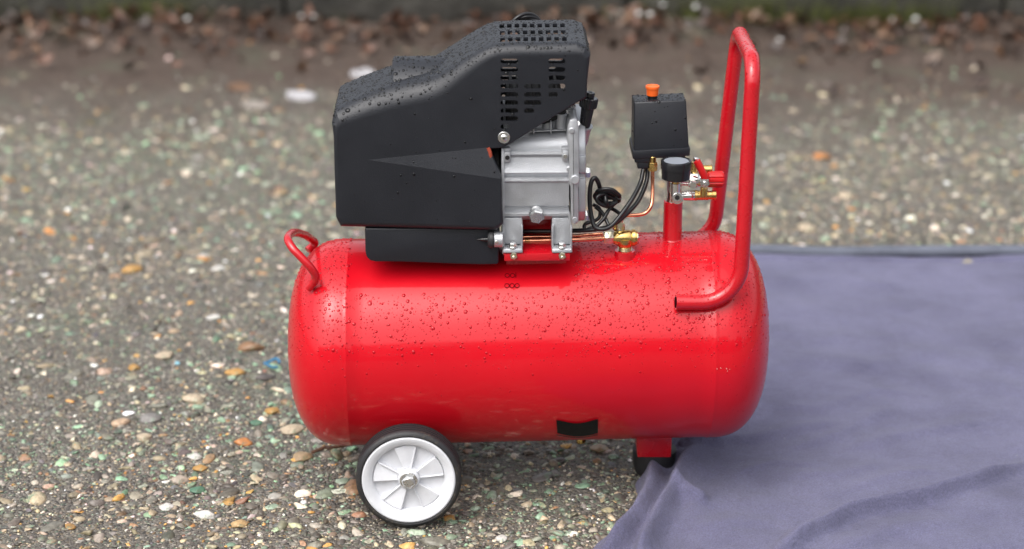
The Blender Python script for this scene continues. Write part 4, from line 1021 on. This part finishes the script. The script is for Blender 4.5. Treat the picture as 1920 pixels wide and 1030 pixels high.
# ---- pressure switch
bm = B()
hexa(bm, [V(1188, 286, -.020), V(1292, 280, -.016), V(1292, 280, -.016) + Vector((-.001, .062, 0)), V(1188, 286, -.020) + Vector((.0005, .058, 0)),
          V(1189, 192, -.008), V(1286.5, 187.5, -.006), V(1281, 174, .034), V(1184.5, 178.5, .034)], .0022, 3)
sw = part('pressure_switch', bm, 'black', AC, 30)
bm = B(); a_, c_ = V(1186.5, 283.5, -.0225), V(1294, 277.5, -.0185); dn = Vector((0, 0, -.0115))
hexa(bm, [a_ + dn, c_ + dn, c_ + dn + Vector((0, .068, 0)), a_ + dn + Vector((0, .068, 0)), a_, c_, c_ + Vector((0, .068, 0)), a_ + Vector((0, .068, 0))], .0012, 2); part('switch_base', bm, 'black', sw, 30)
bm = B(); pbox(bm, 1190, 292, 1219, 306, -.020, .010, .0015); pbox(bm, 1195, 303, 1217, 317, -.0185, .004, .0015); pbox(bm, 1216, 290, 1285, 297, -.012, .035, .001); part('cable_gland', bm, 'black', sw, 30)
kt = VZ(1223, 186, .5545); kb = Vector((V(1223, 184, .010).x, .010, .5535))
kz = V(1223, 184, .010).z
bm = B(); cyl(bm, Vector((kb.x, .010, kz - .008)), Vector((kb.x, .010, kz + .006)), .0066, seg=28); part('knob_stem', bm, 'black_gloss', sw)
bm = B(); lathe(bm, (kb.x, .010, kz + .0035), (0, 0, 1), [(0, .0070), (.0008, .0078), (.010, .0084), (.0100, .0092), (.0120, .0096), (.0135, .0093), (.0135, .0082), (.0127, .0078)], 36); part('switch_knob', bm, 'orange', sw)
# ---- riser and chrome manifold
rx_ = V(1261, 440, -.008).x; bm = B(); zr = V(1261, 384, -.020).z
lathe(bm, (rx_, -.004, .352), (0, 0, 1), [(0, .0170), (.0035, .0165), (.0065, .0135), (.0085, .0130), (zr - .352, .0130), (zr - .352 + .0006, .0122), (zr - .352 + .0006, .008)], 40); part('riser_pipe', bm, 'red_tube', AC, 40)
bm = B(); mz = V(1262, 340, -.016).z
lathe(bm, (rx_ + .0003, -.004, zr - .002), (0, 0, 1), [(0, .0113), (.003, .0113), (mz - zr, .0108), (mz - zr + .002, .0100), (.055, .0100), (.080, .0095)], 40)
p = V(1269.5, 370, -.048); cyl(bm, p + Vector((0, .04, 0)), p - Vector((0, .0075, 0)), .0080, seg=32); mf = part('manifold', bm, 'nickel', AC, 40)
bm = B(); p = V(1269.5, 370, -.0555); cyl(bm, p + Vector((0, .001, 0)), p - Vector((0, .0022, 0)), .0066, seg=32, bev=.0006); part('plug', bm, 'steel', mf)
bm = B(); cyl(bm, p - Vector((0, .0015, 0)), p - Vector((0, .0025, 0)), .0036, seg=6, bev=.0001); part('hex_socket', bm, 'dark', mf)  # black hexagon painted as the shaded depth of the socket
# lower barrel with brass outlet
bm = B(); a_ = V(1278, 367, -.008); lathe(bm, a_, (1, 0, 0), [(-.006, .0062), (.002, .0062), (.004, .0068), (.017, .0070), (.0185, .0060)], 32); part('outlet_barrel', bm, 'nickel', AC)
a_ = V(1303, 366.5, -.008); bm = B(); lathe(bm, a_, (1, 0, 0), [(-.001, .0062), (.0, .0072), (.003, .0072), (.0034, .0066), (.018, .0064), (.0185, .0058), (.0225, .0058), (.023, .0066), (.0285, .0066), (.029, .0052), (.029, .0036)], 32); part('brass_outlet', bm, 'brass', AC)
# regulator with knurled red knob
a_ = V(1290, 337, .004); bm = B(); lathe(bm, a_, (1, 0, 0), [(-.010, .0080), (0, .0085), (.001, .0105), (.012, .0110), (.0135, .0098), (.017, .0094), (.017, .0118), (.020, .0120), (.0205, .0100), (.026, .009)], 36); part('regulator_body', bm, 'nickel', AC, 35)
a_ = V(1326, 336.5, .004); bm = B(); lathe(bm, a_, (1, 0, 0), [(-.004, .0080), (0, .0096), (.002, .0112), (.020, .0114), (.0225, .0100)], 40)
bm.verts.ensure_lookup_table()
for i, v in enumerate(bm.verts):
    if (i % 40) % 4 == 0: v.co.y = a_.y + (v.co.y - a_.y) * .88; v.co.z = a_.z + (v.co.z - a_.z) * .88
part('regulator_knob', bm, 'red_plastic', AC, 20)
# red lever valve
bm = B(); pth = [V(1306, 302, -.022), V(1311, 311, -.023), V(1319, 328, -.024), V(1324, 340, -.023)]
tube(bm, smooth_path(pth, 5), .0052, 12, sc=None)
for v in bm.verts: pass
part('lever', bm, 'red_plastic', AC, 40)
bm = B(); p = V(1321, 343, -.026); hexnut(bm, p + Vector((0, .004, 0)), p - Vector((0, .003, 0)), .0072); cyl(bm, p - Vector((0, .0025, 0)), p - Vector((0, .0062, 0)), .0036, seg=18); part('lever_nut', bm, 'steel', AC, 25)
bm = B(); p = V(1320, 352, -.016); cyl(bm, p, p + Vector((0, 0, -.012)), .0052, seg=20); p = V(1316, 318, .012); cyl(bm, p, p + Vector((.014, 0, 0)), .0062, seg=20); p = V(1302, 304, .008); cyl(bm, p, p + Vector((0, 0, -.018)), .0050, seg=20); part('valve_stem', bm, 'brass', AC)
bm = B(); p = V(1304, 303, -.012); cyl(bm, p, p + Vector((.001, 0, .005)), .0040, seg=16); p = V(1299, 345, -.014); hexnut(bm, p, p + Vector((0, -.006, 0)), .0055); part('safety_valve', bm, 'nickel', AC)
# gauge
gc = V(1268, 334, -.022 - .006); gt = V(1268, 301, -.022); 
gy_ = -.048; gx_ = V(1268, 301, gy_).x; z0, z1 = V(1268, 331, gy_).z - .003, V(1268, 301, gy_).z
bm = B(); Hh = z1 - z0
lathe(bm, (gx_, gy_, z0), (0, 0, 1), [(0, .0180), (.0010, .0192), (Hh * .55, .0196), (Hh * .56, .0204), (Hh - .001, .0206), (Hh, .0200), (Hh, .0172), (Hh - .0030, .0168), (Hh - .0032, .001)], 56)
ga = part('pressure_gauge', bm, 'black_gloss', AC, 35)
bm = B(); cyl(bm, (gx_, gy_, z1 - .0032), (gx_, gy_, z1 - .0024), .0168, seg=48, bev=.0001); part('dial', bm, 'dial', ga)
bm = B(); cyl(bm, (gx_, gy_, z1 - .0018), (gx_, gy_, z1 - .0006), .0169, seg=48, bev=.0002); part('dial_lens', bm, 'lens', ga)
bm = B(); cyl(bm, (gx_, gy_, z0 - .008), (gx_, gy_, z0 + .001), .0056, seg=24); part('gauge_stem', bm, 'brass', ga)
bm = B(); cyl(bm, (gx_, gy_, z0 - .032), (gx_, gy_, z0 - .006), .0066, seg=28); cyl(bm, (gx_, gy_, z0 - .020), (rx_, -.004, z0 - .020), .006, seg=20); part('gauge_socket', bm, 'nickel', AC)

# ---- cables
def cab(name, pts, r=.0029, m='cable'):
    bm = B(); tube(bm, smooth_path([V(*p) for p in pts], 8), r, 10); return part(name, bm, m, AC, 60)
cab('cable', [(1207, 312, -.012), (1205, 325, -.018), (1200, 345, -.028), (1186, 372, -.045), (1168, 398, -.058), (1148, 422, -.068), (1131, 430, -.072), (1116, 426, -.070), (1110, 410, -.066), (1106, 385, -.062), (1106, 360, -.060), (1109, 341, -.058), (1115, 334, -.056), (1121, 341, -.052), (1126, 356, -.046), (1130, 366, -.040)], .0031)
cab('cable', [(1213, 312, -.006), (1214, 328, -.010), (1210, 348, -.018), (1196, 378, -.034), (1176, 400, -.046), (1158, 416, -.058), (1140, 426, -.066), (1120, 430, -.066), (1098, 432, -.062), (1070, 433, -.055), (1030, 434, -.045), (985, 434, -.040), (950, 434, -.035)], .0031)
for k, (cx, cy, rx2, ry2, y_, ph) in enumerate(((1140, 364, 21, 8.5, -.048, 0), (1138, 371, 22, 11, -.042, .7), (1137, 376, 17, 11, -.050, 1.8), (1142, 368, 19, 13, -.036, 2.4))):
    bm = B(); pts = [V(cx + rx2 * math.cos(t) + 1.5 * math.sin(3 * t + ph), cy + ry2 * math.sin(t + .25) + 1.2 * math.cos(2 * t + ph), y_ + .008 * math.sin(t + ph)) for t in np.linspace(0, 2 * math.pi, 28, endpoint=False)]
    tube(bm, pts, .0027, 8, closed=True); part('cable_loop', bm, 'cable', AC, 60)
cab('cable', [(1116, 388, -.045), (1128, 398, -.046), (1136, 412, -.050), (1142, 424, -.056)], .0026)
cab('cable', [(1150, 384, -.040), (1140, 396, -.046), (1132, 410, -.052), (1118, 424, -.058), (1102, 430, -.060)], .0026)
cab('cable', [(1112, 384, -.030), (1124, 392, -.030), (1122, 410, -.034), (1098, 420, -.040), (1096, 430, -.044)], .0026)
cab('cable', [(1140, 388, -.030), (1152, 394, -.034), (1164, 402, -.042), (1172, 406, -.050)], .0026)
cab('cable', [(1134, 362, -.046), (1136, 378, -.054), (1138, 388, -.050)], .0032)
cab('cable_tie', [(1152, 360, -.050), (1157, 372, -.051), (1164, 374, -.051)], .0009)
# power cord coiled on top behind the cover
bm = B()
for k in range(3):
    c0 = V(986 + k * 1.5, 62 + k * 2, .085)
    tube(bm, [c0 + Vector(((.0235 + .0012 * k) * math.cos(t), .006 * math.sin(2 * t + k) + .004 * k, (.0265 - .0022 * k) * math.sin(t))) for t in np.linspace(0, 2 * math.pi, 40, endpoint=False)], .0026, 10, closed=True)
    pc = part('power_cord_loop', bm, 'cable', AC, 60); bm = B()
bm.free()

# ================================================================== RAINDROPS
def dome():
    seg = 8; rings = [(1.0, -.08), (.92, .15), (.68, .32), (.32, .42)]; v = []; t = []
    for r, z in rings: v += [(r * math.cos(2 * math.pi * k / seg), r * math.sin(2 * math.pi * k / seg), z) for k in range(seg)]
    v.append((0, 0, .45)); n = len(v) + 1
    for j in range(3):
        for k in range(seg):
            a, b2, c, d = j * seg + k, j * seg + (k + 1) % seg, (j + 1) * seg + (k + 1) % seg, (j + 1) * seg + k
            t += [(a, b2, c), (a, c, d)]
    for k in range(seg): t.append((3 * seg + k, 3 * seg + (k + 1) % seg, n - 2))
    return np.array(v), np.array(t)
DV, DT = dome()
def drops(target, N, weight, rmed, rsig, rmin, rmax, m='wet_red'):
    me = target.data; me.calc_loop_triangles(); nt_ = len(me.loop_triangles)
    ti = np.empty(nt_ * 3, np.int32); me.loop_triangles.foreach_get('vertices', ti); ti = ti.reshape(-1, 3)
    co = np.empty(len(me.vertices) * 3, np.float32); me.vertices.foreach_get('co', co); co = co.reshape(-1, 3).astype(float)
    a, b2, c = co[ti[:, 0]], co[ti[:, 1]], co[ti[:, 2]]; nr = np.cross(b2 - a, c - a); ar = np.linalg.norm(nr, axis=1); nr /= np.maximum(ar, 1e-12)[:, None]
    M_ = N * 6; pr = ar / ar.sum(); f = rng.choice(nt_, M_, p=pr); r1, r2 = np.sqrt(rng.random(M_)), rng.random(M_)
    P_ = (1 - r1)[:, None] * a[f] + (r1 * (1 - r2))[:, None] * b2[f] + (r1 * r2)[:, None] * c[f]; Nn = nr[f]
    wgt = weight(P_, Nn); k = rng.random(M_) < wgt; P_, Nn, wgt = P_[k][:N], Nn[k][:N], wgt[k][:N]; n_ = len(P_)
    r = np.clip(rmed * np.exp(rsig * rng.normal(0, 1, n_)), rmin, rmax) * (.55 + .45 * np.clip(Nn[:, 2] * 1.3 + .2, 0, 1))
    # larger drops swallow the small ones under them
    order = np.argsort(-r); keep = []; cell = {}
    for i in order:
        key = tuple((P_[i] / .004).astype(int)); ok = True
        for dx in (-1, 0, 1):
            for dy in (-1, 0, 1):
                for dz in (-1, 0, 1):
                    for j in cell.get((key[0] + dx, key[1] + dy, key[2] + dz), ()):
                        if np.sum((P_[i] - P_[j]) ** 2) < (r[i] + r[j] * 1.05) ** 2: ok = False; break
                    if not ok: break
                if not ok: break
            if not ok: break
        if ok: keep.append(i); cell.setdefault(key, []).append(i)
    keep = np.array(keep); P_, Nn, r = P_[keep], Nn[keep], r[keep]; n_ = len(r)
    up = np.tile(np.array([0., 0, 1]), (n_, 1)); v = up - Nn * (Nn @ np.array([0, 0, 1.]))[:, None]; vl = np.linalg.norm(v, axis=1)
    v = np.where(vl[:, None] > .15, v / np.maximum(vl, 1e-6)[:, None], np.cross(Nn, np.array([1., 0, .01]))); v /= np.linalg.norm(v, axis=1)[:, None]; u_ = np.cross(v, Nn)
    st = rng.uniform(.85, 1.25, n_); wb = rng.uniform(.85, 1.1, n_)
    V_ = DV[None] * np.stack([r * wb, r * st, r * rng.uniform(.75, 1.1, n_)], 1)[:, None, :]
    V_ = V_ * (1 + .10 * rng.normal(0, 1, (n_, 1, 1)) * np.array([1, 1, 0]))
    W2 = P_[:, None] + V_[..., :1] * u_[:, None] + V_[..., 1:2] * v[:, None] + V_[..., 2:] * Nn[:, None]
    nv = len(DV); tr = (DT[None] + (np.arange(n_) * nv)[:, None, None]).reshape(-1, 3)
    o = np_mesh('raindrops', W2.reshape(-1, 3), tr, m, target); o['kind'] = 'stuff'
    return o
def w_tank(P_, Nn):
    nz = Nn[:, 2]; w_ = np.clip((nz + .05) / .55, 0, 1) ** 1.4
    sh = (P_[:, 0] > -.24) & (P_[:, 0] < .06) & (P_[:, 1] > -.098); w_ = np.where(sh, 0, w_)
    w_ *= (P_[:, 1] < .09); col_ = .65 + .35 * np.sin(P_[:, 0] * 95 + 2 * np.sin(P_[:, 0] * 41)); w_ = w_ * np.clip(col_, .15, 1)
    return w_
drops(tank, 8500, w_tank, .00092, .50, .0004, .0027)
def w_tank_low(P_, Nn):
    nz = Nn[:, 2]; hd = ((P_[:, 0] < -.26) | (P_[:, 0] > .26)); return np.clip(.10 + .5 * hd, 0, 1) * (P_[:, 1] < 0) * (nz < .5) * (nz > -.6)
drops(tank, 2600, w_tank_low, .00080, .35, .0004, .0016)
def w_cov(P_, Nn): return .5 * np.clip((Nn[:, 2] - .12) / .5, 0, 1) * (P_[:, 2] > .5) + .02 * (Nn[:, 1] < -.7)
drops(cover, 4600, w_cov, .00105, .50, .0004, .0031, 'wet_black')
for o_ in list(cover.children):
    if o_.name.startswith('cover_hump'): drops(o_, 380, lambda P_, Nn: np.clip((Nn[:, 2] - .05) / .5, 0, 1) * (P_[:, 2] > .565), .00140, .5, .0005, .0034, 'wet_black')
drops(H_, 420, lambda P_, Nn: np.clip((Nn[:, 2]) / .5, 0, 1) + .12 * (P_[:, 2] > .5) * (Nn[:, 1] < 0), .0010, .4, .0005, .0020)
drops(sw, 260, lambda P_, Nn: np.clip((Nn[:, 2] - .4) / .3, 0, 1) + .035, .0011, .5, .0005, .0028, 'wet_black')
drops(ga, 60, lambda P_, Nn: np.clip((Nn[:, 2] - .4) / .3, 0, 1), .0010, .4, .0005, .0018, 'wet_black')
drops(brk, 120, lambda P_, Nn: np.clip((Nn[:, 2] - .4) / .3, 0, 1) * (P_[:, 1] < -.06), .0008, .4, .0004, .0016)
